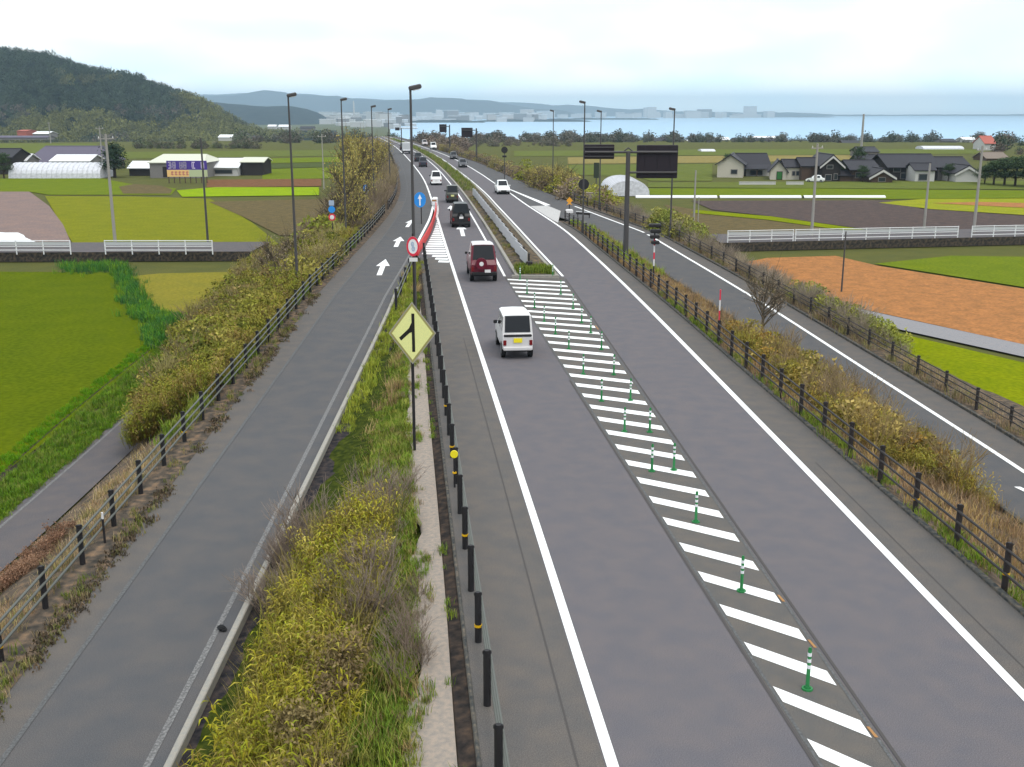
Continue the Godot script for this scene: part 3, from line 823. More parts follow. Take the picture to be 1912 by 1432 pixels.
# ---------------------------------------------------------------- plants
func crown_mesh(leaves: int, size: float, sd: int, hollow := 0.35) -> ArrayMesh:
	# leaf-like faces gathered in clumps over a unit crown
	var r := RandomNumberGenerator.new()
	r.seed = sd
	var g := Geo.new()
	var clumps := []
	for i in 16:
		var dir := Vector3(r.randfn(), r.randfn() * 0.9, r.randfn()).normalized()
		clumps.append(dir * r.randf_range(hollow, 0.95))
	for i in leaves:
		var p: Vector3 = clumps[i % 16] + Vector3(r.randfn(), r.randfn(), r.randfn()) * 0.20
		if p.length() > 1.12: p = p.normalized() * 1.12
		var a := Vector3(r.randfn(), r.randfn(), r.randfn()).normalized()
		var b := a.cross(Vector3(r.randfn(), r.randfn(), r.randfn())).normalized()
		var s := size * r.randf_range(0.55, 1.2)
		var k := r.randf_range(0.75, 1.2)
		g.col = Color(k, k, k * r.randf_range(0.8, 1.1))
		g.quad(p - a * s * 0.5, p + b * s * 0.28, p + a * s * 0.5, p - b * s * 0.28)
	return g.mesh()
func tuft_mesh(blades: int, tall: float, spread: float, wide: float, sd: int) -> ArrayMesh:
	var r := RandomNumberGenerator.new()
	r.seed = sd
	var g := Geo.new()
	for i in blades:
		var a := r.randf() * TAU
		var d := Vector3(cos(a), 0, sin(a))
		var p := Vector3(r.randfn(), 0, r.randfn()) * spread * 0.4
		var h := tall * r.randf_range(0.5, 1.1)
		var lean := r.randf_range(0.15, 0.75) * h
		var s := Vector3(-d.z, 0, d.x) * wide
		var mid := p + Vector3(0, h * 0.62, 0) + d * lean * 0.35
		var top := p + Vector3(0, h, 0) + d * lean
		var k := r.randf_range(0.7, 1.2)
		g.col = Color(k * r.randf_range(0.9, 1.12), k, k * 0.9)
		g.quad(p - s, p + s, mid + s * 0.8, mid - s * 0.8)
		g.tri(mid - s * 0.8, mid + s * 0.8, top)
	return g.mesh()
func sasa_mesh(stems: int, sd: int) -> ArrayMesh:
	# a clump of dwarf bamboo: canes with fans of narrow leaves
	var r := RandomNumberGenerator.new()
	r.seed = sd
	var g := Geo.new()
	for i in stems:
		var a := r.randf() * TAU
		var out := Vector3(cos(a), 0, sin(a))
		var root := out * r.randf_range(0.0, 0.3)
		var h := r.randf_range(0.55, 1.05)
		var top := root + Vector3(0, h, 0) + out * r.randf_range(0.05, 0.35)
		g.col = Color(0.75, 0.62, 0.5)
		g.tube(root, top, 0.006, 0.003, 3, false)
		for k in 14:
			var t := r.randf_range(0.25, 1.0)
			var p := root.lerp(top, t)
			var b := r.randf() * TAU
			var d := (Vector3(cos(b), r.randf_range(-0.25, 0.7), sin(b))).normalized()
			var l := r.randf_range(0.10, 0.21)
			var w := d.cross(Vector3.UP).normalized() * 0.015
			var m := p + d * l * 0.55 + Vector3(0, 0.02, 0)
			var e := p + d * l - Vector3(0, l * 0.22, 0)
			var q := r.randf_range(0.6, 1.25)
			g.col = Color(q * r.randf_range(0.9, 1.15), q, q * r.randf_range(0.6, 1.1))
			g.tri(p, m - w, m + w)
			g.tri(m - w, e, m + w)
	return g.mesh()
func twig_mesh(stems: int, sd: int, leaves := 0) -> ArrayMesh:
	# bare brushwood: forked stems, with or without a few leaves
	var r := RandomNumberGenerator.new()
	r.seed = sd
	var g := Geo.new()
	for i in stems:
		var a := r.randf() * TAU
		var out := Vector3(cos(a), 0, sin(a))
		var p := out * r.randf_range(0.0, 0.25)
		var q := p + Vector3(0, r.randf_range(0.3, 0.55), 0) + out * r.randf_range(0.0, 0.25)
		var k := r.randf_range(0.7, 1.2)
		g.col = Color(k, k, k)
		g.tube(p, q, 0.010, 0.007, 3, false)
		for j in 5:
			var b := r.randf() * TAU
			var e := q + Vector3(cos(b) * 0.22, r.randf_range(0.15, 0.5), sin(b) * 0.22) + out * 0.08
			var s := p.lerp(q, r.randf_range(0.5, 1.0))
			g.tube(s, e, 0.006, 0.003, 3, false)
			for m in 2:
				var f := s.lerp(e, 0.6) + Vector3(r.randfn() * 0.12, r.randf_range(0.05, 0.22), r.randfn() * 0.12)
				g.tube(s.lerp(e, 0.55), f, 0.004, 0.002, 3, false)
				for w in leaves:
					var c := s.lerp(f, r.randf_range(0.6, 1.0)) + Vector3(r.randfn(), r.randfn(), r.randfn()) * 0.05
					var d := Vector3(r.randfn(), r.randfn(), r.randfn()).normalized() * 0.05
					var v := d.cross(Vector3(r.randfn(), r.randfn(), r.randfn())).normalized() * 0.025
					g.quad(c - d, c + v, c + d, c - v)
	return g.mesh()

# put many copies between two ways
func strew(called: String, m: Mesh, n: int, a: Way, oa: float, b: Way, ob: float, d0: float, d1: float, ya: Callable, la: float, yb: Callable, lb: float, s0: float, s1: float, colors: Array, label: String, category: String, sd: int, patch := 0.0, near_bias := 1.0):
	rng.seed = sd
	var where := []
	var tint := []
	for i in n:
		var d := lerpf(d0, d1, pow(rng.randf(), near_bias))
		var t := rng.randf()
		var x := lerpf(a.at(d) + oa, b.at(d) + ob, t)
		if patch > 0.0 and bumps.get_noise_2d(x * 16.0 + sd, d * 16.0) < rng.randf_range(-0.3, 0.3) * 0.5 + patch - 0.5: continue
		var y := lerpf(ya.call(d) + la, yb.call(d) + lb, t)
		var s := rng.randf_range(s0, s1) * clampf(1.0 + 0.9 * bumps.get_noise_2d(x * 55.0, d * 40.0 + sd), 0.55, 1.4)
		var bs := Basis(Vector3.UP, rng.randf() * TAU) * Basis(Vector3.RIGHT, rng.randfn() * 0.12)
		where.append(Transform3D(bs.scaled(Vector3(s, s * rng.randf_range(0.85, 1.2), s)), Vector3(x, y, -d)))
		var c: Color = colors[rng.randi() % colors.size()]
		var k := rng.randf_range(0.75, 1.25)
		tint.append(Color(c.r * k, c.g * k, c.b * k))
	many(called, m, M.leaf, where, tint, label, category)

var protos := {}
func tree_proto(kind: String):
	# a trunk with limbs and a crown of clumped leaves; unit height
	var r := RandomNumberGenerator.new()
	r.seed = hash(kind) % 1000
	var style: Dictionary = {
		evergreen = {c = Color(0.055, 0.085, 0.040), n = 2600, s = 0.024, top = 1.0, wide = 0.36, low = 0.18},
		conifer = {c = Color(0.040, 0.065, 0.038), n = 2400, s = 0.022, top = 1.0, wide = 0.24, low = 0.12},
		olive = {c = Color(0.36, 0.31, 0.10), n = 2600, s = 0.012, top = 1.0, wide = 0.30, low = 0.15},
		bare = {c = Color(0.30, 0.24, 0.17), n = 900, s = 0.010, top = 1.0, wide = 0.30, low = 0.2}}[kind]
	var trunk := Geo.new()
	trunk.tube(Vector3(0, -0.03, 0), Vector3(0.01, 0.45, 0), 0.028, 0.018, 7)
	trunk.tube(Vector3(0.01, 0.45, 0), Vector3(-0.01, 0.85, 0.01), 0.018, 0.006, 6)
	var tips := []
	for i in (24 if kind in ["bare", "olive"] else 18):
		var a := r.randf() * TAU
		var h := r.randf_range(style.low + 0.1, 0.75)
		var w: float = style.wide * (1.0 - 0.55 * absf(h - 0.4)) * r.randf_range(0.6, 1.0)
		if kind == "conifer": w = style.wide * (1.05 - h)
		var e := Vector3(cos(a) * w, h + r.randf_range(0.05, 0.25) * (0.3 if kind == "conifer" else 1.0), sin(a) * w)
		trunk.tube(Vector3(0, h - 0.05, 0), e, 0.010, 0.003, 5)
		tips.append(e)
		if kind in ["bare", "olive"]:
			for j in 9:
				var f := e + Vector3(r.randfn(), absf(r.randfn()) + 0.3, r.randfn()) * 0.07
				trunk.tube(Vector3(0, h - 0.05, 0).lerp(e, r.randf_range(0.5, 1.0)), f, 0.004, 0.0015, 3, false)
	tips.append(Vector3(0, 0.88, 0)); tips.append(Vector3(0.03, 0.78, 0.02))
	var crown := Geo.new()
	for i in style.n:
		var e: Vector3 = tips[i % tips.size()]
		var p := e.lerp(Vector3(0, e.y, 0), r.randf() * 0.5) + Vector3(r.randfn(), r.randfn() * 0.8, r.randfn()) * 0.062
		if p.y > 1.0: p.y = 1.0 - r.randf() * 0.05
		var a := Vector3(r.randfn(), r.randfn(), r.randfn()).normalized()
		var b := a.cross(Vector3(r.randfn(), r.randfn(), r.randfn())).normalized()
		var s: float = style.s * r.randf_range(0.6, 1.3)
		var k := r.randf_range(0.65, 1.35)
		var c: Color = style.c
		crown.col = Color(c.r * k * r.randf_range(0.9, 1.15), c.g * k, c.b * k)
		crown.quad(p - a * s, p + b * s * 0.5, p + a * s, p - b * s * 0.5)
	protos[kind] = [trunk.mesh(), crown.mesh()]
func tree(kind: String, p: Vector3, tall: float, wide: float, label: String, group: String, called := "tree"):
	if not protos.has(kind): tree_proto(kind)
	var t := base(called, label, "tree", p, rng.randf() * TAU, group)
	t.scale = Vector3(wide, 1.0, wide) * tall
	obj("trunk", protos[kind][0], M.bark_pale if kind in ["olive", "bare"] else M.bark, t)
	obj("crown", protos[kind][1], M.leaf, t)

func make_plants():
	var sasa := sasa_mesh(12, 1)
	var grass := tuft_mesh(16, 0.34, 0.22, 0.010, 2)
	var reed := tuft_mesh(20, 0.9, 0.35, 0.012, 3)
	var dry := tuft_mesh(22, 0.55, 0.35, 0.010, 4)
	var twig := twig_mesh(9, 5)
	var bush := crown_mesh(1300, 0.17, 9, 0.25)
	var twig_leaf := twig_mesh(7, 6, 5)
	var SASA := [Color(0.31, 0.29, 0.03), Color(0.35, 0.31, 0.05), Color(0.23, 0.25, 0.022), Color(0.39, 0.33, 0.08), Color(0.19, 0.15, 0.045), Color(0.27, 0.28, 0.028)]
	var DRY := [Color(0.42, 0.28, 0.16), Color(0.34, 0.22, 0.14), Color(0.48, 0.36, 0.18), Color(0.30, 0.24, 0.10)]
	var GREEN := [Color(0.17, 0.26, 0.03), Color(0.22, 0.28, 0.04), Color(0.14, 0.22, 0.03), Color(0.27, 0.28, 0.07)]
	var TWIG := [Color(0.27, 0.21, 0.175), Color(0.22, 0.17, 0.135), Color(0.31, 0.245, 0.20)]
	var BRUSH := [Color(0.30, 0.28, 0.05), Color(0.25, 0.20, 0.07), Color(0.34, 0.28, 0.08), Color(0.22, 0.21, 0.04)]
	# the wedge between ramp and main road
	var MIDG := Way.new([5, -3.2, 20, -3.6, 30, -4.0, 60, -5.4])
	strew("bamboo_grass", sasa, 2300, RB, 1.3, MIDG, 0.35, 7, 25.5, yl, -0.15, y0, -0.45, 0.55, 1.05, SASA, "dense yellow green dwarf bamboo in the wedge between the roads", "bamboo grass", 101)
	strew("tall_grass", tuft_mesh(26, 0.95, 0.35, 0.0065, 13), 1500, RB, 1.15, MIDG, 0.6, 7, 26, yl, -0.1, y0, -0.4, 0.75, 1.2, [Color(0.281, 0.255, 0.051), Color(0.221, 0.212, 0.043), Color(0.340, 0.281, 0.102)], "long olive grass blades rising out of the dwarf bamboo", "tall grass", 201)
	strew("bamboo_grass", sasa, 260, RB, 1.6, MIDG, 0.1, 24, 28.5, yl, -0.15, y0, -0.4, 0.35, 0.7, SASA, "thin outer fringe of dwarf bamboo below the bright grass", "bamboo grass", 102)
	strew("brushwood", twig, 55, RB, 0.4, RB, 1.6, 22.5, 27, yl, -0.1, yl, -0.1, 0.6, 1.2, TWIG, "pinkish bare brushwood leaning over the pale kerb", "brushwood", 103)
	strew("brushwood", twig, 52, MIDG, -0.2, MIDG, 0.9, 19, 28, y0, -0.3, y0, -0.2, 0.5, 1.0, TWIG, "grey bare brushwood between dwarf bamboo and concrete apron", "brushwood", 104)
	strew("brushwood", twig_leaf, 40, MIDG, -0.2, MIDG, 0.7, 12, 21, y0, -0.35, y0, -0.2, 0.45, 0.85, [Color(0.26, 0.20, 0.09), Color(0.22, 0.16, 0.08)], "brown withered scrub beside the dwarf bamboo", "brushwood", 105)
	strew("grass", grass, 5200, MIDG, -0.2, CONC, -0.66, 7, 34, y0, -0.3, y0, -0.16, 0.3, 0.95, GREEN + [Color(0.24, 0.26, 0.05), Color(0.30, 0.22, 0.10)], "bright green grass along the concrete apron", "grass", 106)
	strew("grass", grass, 5600, RB, 1.22, CONC, -0.75, 26, 60, yl, -0.15, y0, -0.16, 0.3, 0.8, GREEN + [Color(0.30, 0.30, 0.06)], "bright green grass in the narrow end of the wedge", "grass", 107)
	strew("withered_grass", dry, 700, RB, 1.25, CONC, -1.0, 26, 74, yl, -0.15, y0, -0.16, 0.35, 0.75, DRY, "tufts of withered tan grass in the wedge", "grass", 108, 0.6)
	strew("grass", grass, 700, RB, 0.18, RB, 0.9, 36, 74, yl, -0.1, yl, -0.1, 0.5, 1.1, [Color(0.34, 0.36, 0.05), Color(0.26, 0.31, 0.04)], "yellow green grass leaning on the end of the pale kerb", "grass", 109)
	strew("grass", grass, 2200, CONC, -1.0, CONC, -0.3, 6, 56, y0, -0.1, y0, -0.06, 0.2, 0.6, GREEN + [Color(0.33, 0.25, 0.15), Color(0.26, 0.20, 0.13)], "grass creeping onto the concrete apron", "grass", 110, 0.6)
	strew("brushwood", twig, 15, CONC, -1.1, CONC, -0.45, 17.5, 22.5, y0, -0.15, y0, -0.1, 0.4, 0.75, [Color(0.28, 0.22, 0.17), Color(0.24, 0.18, 0.14)], "brown bare twigs lying over the concrete apron", "brushwood", 204)
	strew("grass", grass, 260, CONC, -0.08, CONC, 0.1, 6, 60, y0, -0.08, y0, -0.08, 0.3, 0.8, GREEN, "weeds in the joint of the gutter", "grass", 111, 0.6)
	strew("leaf_litter", tuft_mesh(9, 0.10, 0.3, 0.02, 8), 2200, LL_EDGE, -0.22, LL_EDGE, 0.16, 6, 60, yl, 0.0, yl, 0.0, 0.4, 1.1, [Color(0.12, 0.09, 0.065), Color(0.20, 0.145, 0.105), Color(0.14, 0.13, 0.06), Color(0.09, 0.075, 0.06)], "dark leaf litter along the edge of the ramp", "litter", 112, 0.5)
	strew("weeds", grass, 900, LL_EDGE, -0.5, LL_EDGE, 0.1, 6, 60, yl, 0.0, yl, 0.02, 0.25, 0.7, [Color(0.25, 0.24, 0.07), Color(0.34, 0.26, 0.15), Color(0.17, 0.21, 0.04)], "weeds between the ramp fence and the asphalt", "weeds", 212, 0.55)
	# bank below the ramp fence
	var BUSH := Way.new([38, -14.9, 44, -15.6, 51, -16.9, 60, -18.6, 76, -20.4, 95, -22.6])
	strew("withered_grass", dry, 3600, LFENCE, -0.2, FARM_R, 0.5, 8, 41, yl, 0.0, yf, 0.0, 0.22, 0.6, [Color(0.52, 0.40, 0.26), Color(0.46, 0.34, 0.24)] + DRY + [Color(0.36, 0.30, 0.14), Color(0.20, 0.20, 0.07)], "withered tan grass on the bank above the farm road", "grass", 121)
	strew("scrub", twig_leaf, 60, LFENCE, -1.6, FARM_R, 1.0, 25.5, 29.5, yl, -0.6, yf, 0.3, 0.3, 0.55, [Color(0.30, 0.17, 0.11), Color(0.33, 0.20, 0.13), Color(0.25, 0.15, 0.10)], "reddish brown withered scrub at the foot of the bank", "scrub", 122)
	strew("thicket", bush, 1000, LFENCE, -1.0, BUSH, 0.3, 42.5, 88, yl, 0.1, yf, 0.5, 0.5, 1.1, [Color(0.249, 0.241, 0.043), Color(0.198, 0.206, 0.039), Color(0.284, 0.249, 0.060), Color(0.129, 0.146, 0.030), Color(0.232, 0.172, 0.069)], "olive brown thicket covering the bank beside the ramp fence", "thicket", 123)
	strew("thicket", twig, 90, LFENCE, -0.7, BUSH, 0.1, 42, 85, yl, 0.2, yf, 0.5, 1.0, 1.8, [Color(0.36, 0.31, 0.12), Color(0.30, 0.24, 0.13)], "tawny bare stems sticking out of the bank thicket", "thicket", 223)
	strew("thicket", sasa, 3600, LFENCE, -0.6, BUSH, 0.2, 39.5, 88, yl, 0.0, yf, 0.35, 0.8, 1.3, [Color(0.284, 0.267, 0.047), Color(0.327, 0.292, 0.069), Color(0.215, 0.232, 0.034), Color(0.258, 0.189, 0.069)], "yellow green dwarf bamboo thicket on the bank", "thicket", 124)
	strew("grass", grass, 1400, LFENCE, -0.9, LFENCE, -0.15, 34, 90, yl, 0.0, yl, 0.0, 0.6, 1.3, GREEN, "green grass under the rails of the ramp fence", "grass", 125, 0.45)
	strew("grass", grass, 5200, Way.new([5, -15.7, 36.5, -18.5, 47, -19.4, 63, -20.4, 88, -22.9]), 0, FARM_L, 0.1, 24, 64, yf, 0, yf, 0, 0.35, 0.8, [Color(0.12, 0.24, 0.02), Color(0.17, 0.28, 0.02), Color(0.10, 0.18, 0.02), Color(0.20, 0.24, 0.05)], "lush green grass between ditch and farm road", "grass", 126)
	strew("grass", grass, 1500, Way.new([5, -15.7, 36.5, -18.5, 47, -19.4, 63, -20.4, 88, -22.9]), -1.0, Way.new([5, -15.7, 36.5, -18.5, 47, -19.4, 63, -20.4, 88, -22.9]), -0.3, 24, 64, yf, 0, yf, 0, 0.3, 0.6, [Color(0.13, 0.30, 0.01), Color(0.11, 0.24, 0.01)], "vivid green rim of the deep green field", "grass", 127)
	# dark weedy ridge between the deep green and golden fields
	var a := at(225, 505, FIELD)
	rng.seed = 130
	var where := []
	var tint := []
	var ridge := [[120, 502, 10], [175, 502, 11], [225, 500, 12], [236, 530, 14], [252, 560, 17], [272, 592, 20], [300, 600, 18], [335, 600, 10], [285, 620, 12], [292, 650, 8]]
	for i in 1500:
		var k := rng.randi() % (ridge.size() - 1)
		var t := rng.randf()
		var px := lerpf(ridge[k][0], ridge[k + 1][0], t) + rng.randfn() * lerpf(ridge[k][2], ridge[k + 1][2], t) * 0.8
		var py := lerpf(ridge[k][1], ridge[k + 1][1], t) + rng.randfn() * 4.0
		var p := at(px, py, FIELD)
		var s := rng.randf_range(0.35, 0.85)
		where.append(Transform3D(Basis(Vector3.UP, rng.randf() * TAU).scaled(Vector3(s * 1.4, s, s * 1.4)), p))
		var c: Color = [Color(0.05, 0.17, 0.035), Color(0.08, 0.24, 0.03), Color(0.06, 0.15, 0.05), Color(0.16, 0.30, 0.02)][rng.randi() % 4]
		tint.append(c)
	many("ridge_weeds", reed, M.leaf, where, tint, "tall dark green weeds on the ridge between two fields", "weeds")
	# bank between brown fence and sinking ramp
	strew("withered_grass", dry, 3600, RFENCE, 0.1, RR_LEFT, -0.2, 14, 96, y0, -0.03, yr, -0.05, 0.35, 0.9, [Color(0.40, 0.26, 0.15), Color(0.33, 0.22, 0.14), Color(0.46, 0.32, 0.13), Color(0.26, 0.19, 0.13)], "withered brown grass on the bank by the brown fence", "grass", 141)
	strew("grass", grass, 1100, RFENCE, -0.12, RFENCE, 0.35, 16, 60, y0, 0.0, y0, 0.0, 0.4, 0.9, GREEN, "green grass at the feet of the brown fence", "grass", 142, 0.5)
	strew("thicket", bush, 170, RFENCE, 1.5, RR_LEFT, -0.7, 34, 50.5, y0, -0.35, yr, 0.25, 0.45, 0.85, [Color(0.30, 0.25, 0.05), Color(0.36, 0.22, 0.05), Color(0.25, 0.22, 0.05), Color(0.40, 0.30, 0.10)], "olive and rust brown bushes between fence and sinking ramp", "thicket", 143)
	strew("thicket", twig, 90, RFENCE, 1.5, RR_LEFT, -0.7, 32, 52, y0, -0.35, yr, 0.2, 0.8, 1.4, [Color(0.36, 0.26, 0.12), Color(0.30, 0.22, 0.13)], "tawny bare stems among the bushes by the sinking ramp", "thicket", 243)
	strew("thicket", sasa, 420, RFENCE, 1.4, RR_LEFT, -0.7, 33, 51, y0, -0.5, yr, 0.0, 0.7, 1.1, [Color(0.32, 0.28, 0.06), Color(0.38, 0.28, 0.07), Color(0.27, 0.26, 0.05)], "yellowish dwarf bamboo among the bushes by the sinking ramp", "thicket", 144)
	strew("withered_grass", dry, 1300, RR_KERB, 0.25, RR_KERB, 2.2, 20, 110, yr, 0.0, yr, -0.5, 0.4, 1.0, [Color(0.36, 0.27, 0.16), Color(0.30, 0.22, 0.15), Color(0.28, 0.26, 0.10)], "withered grass under the outer ramp fence", "grass", 145)
	strew("thicket", twig, 300, RR_KERB, 0.9, RR_KERB, 3.2, 55, 108, yr, -0.1, yr, -1.6, 0.8, 1.6, [Color(0.34, 0.28, 0.22), Color(0.38, 0.31, 0.22), Color(0.30, 0.25, 0.20)], "grey bare brushwood along the outer ramp fence", "thicket", 146)
	strew("thicket", bush, 90, RR_KERB, 1.4, RR_KERB, 3.4, 56, 68, yr, 0.1, yr, -0.9, 0.5, 1.0, [Color(0.30, 0.30, 0.06), Color(0.24, 0.26, 0.06)], "yellow green bushes behind the outer ramp fence", "thicket", 147)
	strew("thicket", bush, 60, RR_KERB, 1.0, RR_KERB, 2.6, 88, 97, yr, 0.4, yr, -0.2, 0.6, 1.25, [Color(0.24, 0.27, 0.06), Color(0.30, 0.28, 0.08)], "green bush by the outer fence near the gantry", "thicket", 148)
	strew("grass", grass, 500, RFENCE, 0.4, RR_LEFT, -0.4, 72, 101, y0, 0, yr, 0, 0.8, 1.8, [Color(0.26, 0.34, 0.03), Color(0.20, 0.28, 0.03)], "bright grass at the foot of the gantry post", "grass", 149)
	# median
	strew("grass", grass, 900, MEDL, 0.9, MEDR, -1.4, 67, 130, y0, 0.15, y0, 0.15, 0.4, 0.9, [Color(0.22, 0.23, 0.06), Color(0.34, 0.27, 0.12)], "sparse tufts on the bare median", "grass", 151, 0.68)
	strew("grass", grass, 420, MEDL, 0.9, MEDR, -0.5, 66.8, 69.4, y0, 0.15, y0, 0.15, 0.7, 1.3, [Color(0.14, 0.20, 0.03), Color(0.20, 0.25, 0.04)], "green grass on the tip of the median", "grass", 152)
	strew("grass", reed, 1800, MEDL, 0.9, MEDR, -0.7, 140, 420, y0, 0.15, y0, 0.15, 0.35, 0.8, [Color(0.20, 0.25, 0.05), Color(0.26, 0.26, 0.09), Color(0.14, 0.20, 0.05)], "green grass strip on the far median", "grass", 153)
	# far roadside brush
	strew("thicket", bush, 420, LFENCE, -1.6, LFENCE, -6.0, 84, 190, y0, 0.1, yf, 0.6, 0.6, 1.5, [Color(0.29, 0.22, 0.09), Color(0.24, 0.18, 0.10), Color(0.31, 0.28, 0.07)], "tawny brush on the bank beyond the lamp posts", "thicket", 161)
	strew("thicket", twig, 900, LFENCE, -0.8, LFENCE, -5.5, 90, 180, y0, 0.2, yf, 0.6, 1.2, 2.6, [Color(0.34, 0.27, 0.16), Color(0.29, 0.22, 0.16)], "bare stems standing in the tawny brush", "thicket", 261)
	strew("thicket", bush, 420, RR_KERB, 0.9, RR_KERB, 6.0, 118, 330, y0, 0.2, yf, 0.5, 0.7, 1.7, [Color(0.26, 0.19, 0.13), Color(0.29, 0.25, 0.10), Color(0.22, 0.17, 0.13)], "brown brush beside the far carriageway", "thicket", 162)
	strew("thicket", bush, 110, RR_KERB, 1.4, RR_KERB, 6.5, 120, 168, y0, 0.2, yf, 0.9, 1.1, 2.1, [Color(0.34, 0.33, 0.06), Color(0.28, 0.30, 0.05), Color(0.36, 0.30, 0.10)], "yellow green bamboo clump behind the far fence", "thicket", 163)
	strew("thicket", bush, 120, LFENCE, -2.0, LFENCE, -5.5, 88, 140, y0, 0.2, yf, 0.9, 0.8, 1.6, [Color(0.27, 0.30, 0.05), Color(0.33, 0.31, 0.06)], "green clumps among the tawny brush", "thicket", 164)
	# trees on the bank and in the fields
	rng.seed = 300
	for q in [[646, 300, 92, 7.6], [668, 320, 104, 8.6], [636, 330, 98, 6.6], [662, 330, 118, 9.4], [688, 320, 132, 8.6], [704, 330, 150, 7.4], [618, 350, 92, 5.0], [716, 320, 172, 7.5]]:
		var p := far_at(q[0], q[1], q[2])
		tree("olive" if q[3] > 7.0 else "bare", Vector3(p.x, FIELD + 0.6, p.z), q[3] + 1.5, 0.68, "tawny half leafless tree on the bank by the lamp posts", "tawny trees along the ramp bank")
	for q in [[588, 455, 66, 4.0], [612, 440, 72, 4.4], [530, 430, 66, 5.0], [505, 420, 74, 4.8], [548, 420, 80, 4.6]]:
		var p := far_at(q[0], q[1], q[2])
		tree("bare" if q[0] < 560 else "olive", Vector3(p.x, FIELD + 0.3, p.z), q[3], 1.0, "low leafless tree on the bank above the golden field", "low trees on the ramp bank")
	var pb := on(1455, 652, yr)
	pb.x -= 0.9
	tree("bare", Vector3(pb.x, yr(-pb.z) - 0.1, pb.z), 4.6, 0.8, "lone grey leafless sapling beside the sinking ramp", "", "sapling")
	for q in [[985, 300, 150, 3.6], [1000, 305, 146, 4.2], [1018, 310, 142, 4.0], [1035, 315, 140, 3.2], [968, 300, 158, 3.2]]:
		var p := far_at(q[0], q[1], q[2])
		tree("olive", Vector3(p.x + 2.0, FIELD, p.z), q[3] + 2.4, 1.1, "yellowish bush tree behind the far fence", "bush trees behind the far fence")
	tree("conifer", at(215, 331, FIELD), 7.4, 1.7, "dark conical evergreen beside the long greenhouse", "", "evergreen_tree")
	tree("evergreen", at(8, 333, FIELD), 5.2, 1.2, "dark evergreen at the end of the long greenhouse", "", "evergreen_tree")
	rng.seed = 310
	for q in [[1855, 345, 4.4], [1875, 346, 5.0], [1895, 347, 5.2], [1915, 348, 5.4], [1935, 350, 5.6], [1838, 343, 3.4], [1960, 350, 5.4]]:
		tree("evergreen", at(q[0], q[1], FIELD), q[2], 1.7, "rounded evergreen tree at the edge of the village", "evergreens at the edge of the village")
	for q in [[1600, 318, 4.4], [1555, 334, 2.6], [1570, 336, 2.4], [1690, 334, 2.6], [1610, 340, 2.2], [1665, 330, 2.6], [1770, 338, 2.4], [1358, 322, 3.2]]:
		tree("evergreen", at(q[0], q[1], FIELD), q[2] + 1.0, 1.1, "small dark garden tree among the village houses", "garden trees of the village")
	# hedges and distant woods as masses
	var crown := crown_mesh(150, 0.34, 601)
	var rows := [
		[255, 480, 272, 278, 900, 4.0, [Color(0.09, 0.085, 0.06), Color(0.13, 0.115, 0.09), Color(0.08, 0.10, 0.05)], "long dark hedge below the wooded hill"],
		[-120, 215, 246, 250, 460, 6.0, [Color(0.06, 0.075, 0.04), Color(0.09, 0.095, 0.05)], "row of dark trees at the foot of the hill"],
		[215, 480, 246, 256, 900, 5.0, [Color(0.10, 0.09, 0.075), Color(0.13, 0.115, 0.10), Color(0.075, 0.08, 0.065)], "brownish copse below the hill"],
		[440, 640, 258, 268, 560, 5.5, [Color(0.09, 0.085, 0.065), Color(0.07, 0.085, 0.05), Color(0.12, 0.10, 0.085)], "dark grove beyond the green strips"],
		[640, 740, 250, 262, 420, 5.0, [Color(0.07, 0.085, 0.05), Color(0.11, 0.10, 0.08)], "trees behind the far bend of the road"],
		[770, 960, 256, 268, 1200, 4.5, [Color(0.13, 0.10, 0.085), Color(0.15, 0.115, 0.10), Color(0.10, 0.095, 0.07)], "brown wood beside the far bend of the road"],
		[792, 872, 266, 282, 420, 4.2, [Color(0.17, 0.125, 0.105), Color(0.15, 0.11, 0.095), Color(0.19, 0.15, 0.12)], "reddish brown bare wood along the outside of the far bend"],
		[872, 1064, 264, 274, 420, 3.2, [Color(0.15, 0.125, 0.105), Color(0.12, 0.115, 0.085), Color(0.17, 0.14, 0.12)], "dull brown scrub before the shore wood"],
		[900, 1130, 256, 266, 1300, 4.5, [Color(0.10, 0.095, 0.085), Color(0.08, 0.09, 0.07), Color(0.13, 0.115, 0.10)], "wood along the shore beyond the ramp"],
		[1120, 1480, 255, 266, 1700, 4.5, [Color(0.07, 0.085, 0.065), Color(0.10, 0.10, 0.085), Color(0.12, 0.11, 0.10)], "shore wood behind the gantry sign"],
		[1480, 1900, 255, 266, 1900, 4.5, [Color(0.07, 0.085, 0.065), Color(0.09, 0.09, 0.08), Color(0.11, 0.10, 0.09)], "shore wood behind the village"],
		[1860, 2250, 262, 290, 700, 6.0, [Color(0.06, 0.075, 0.045), Color(0.12, 0.085, 0.07), Color(0.08, 0.09, 0.055)], "taller wood beyond the village end"]]
	var n := 0
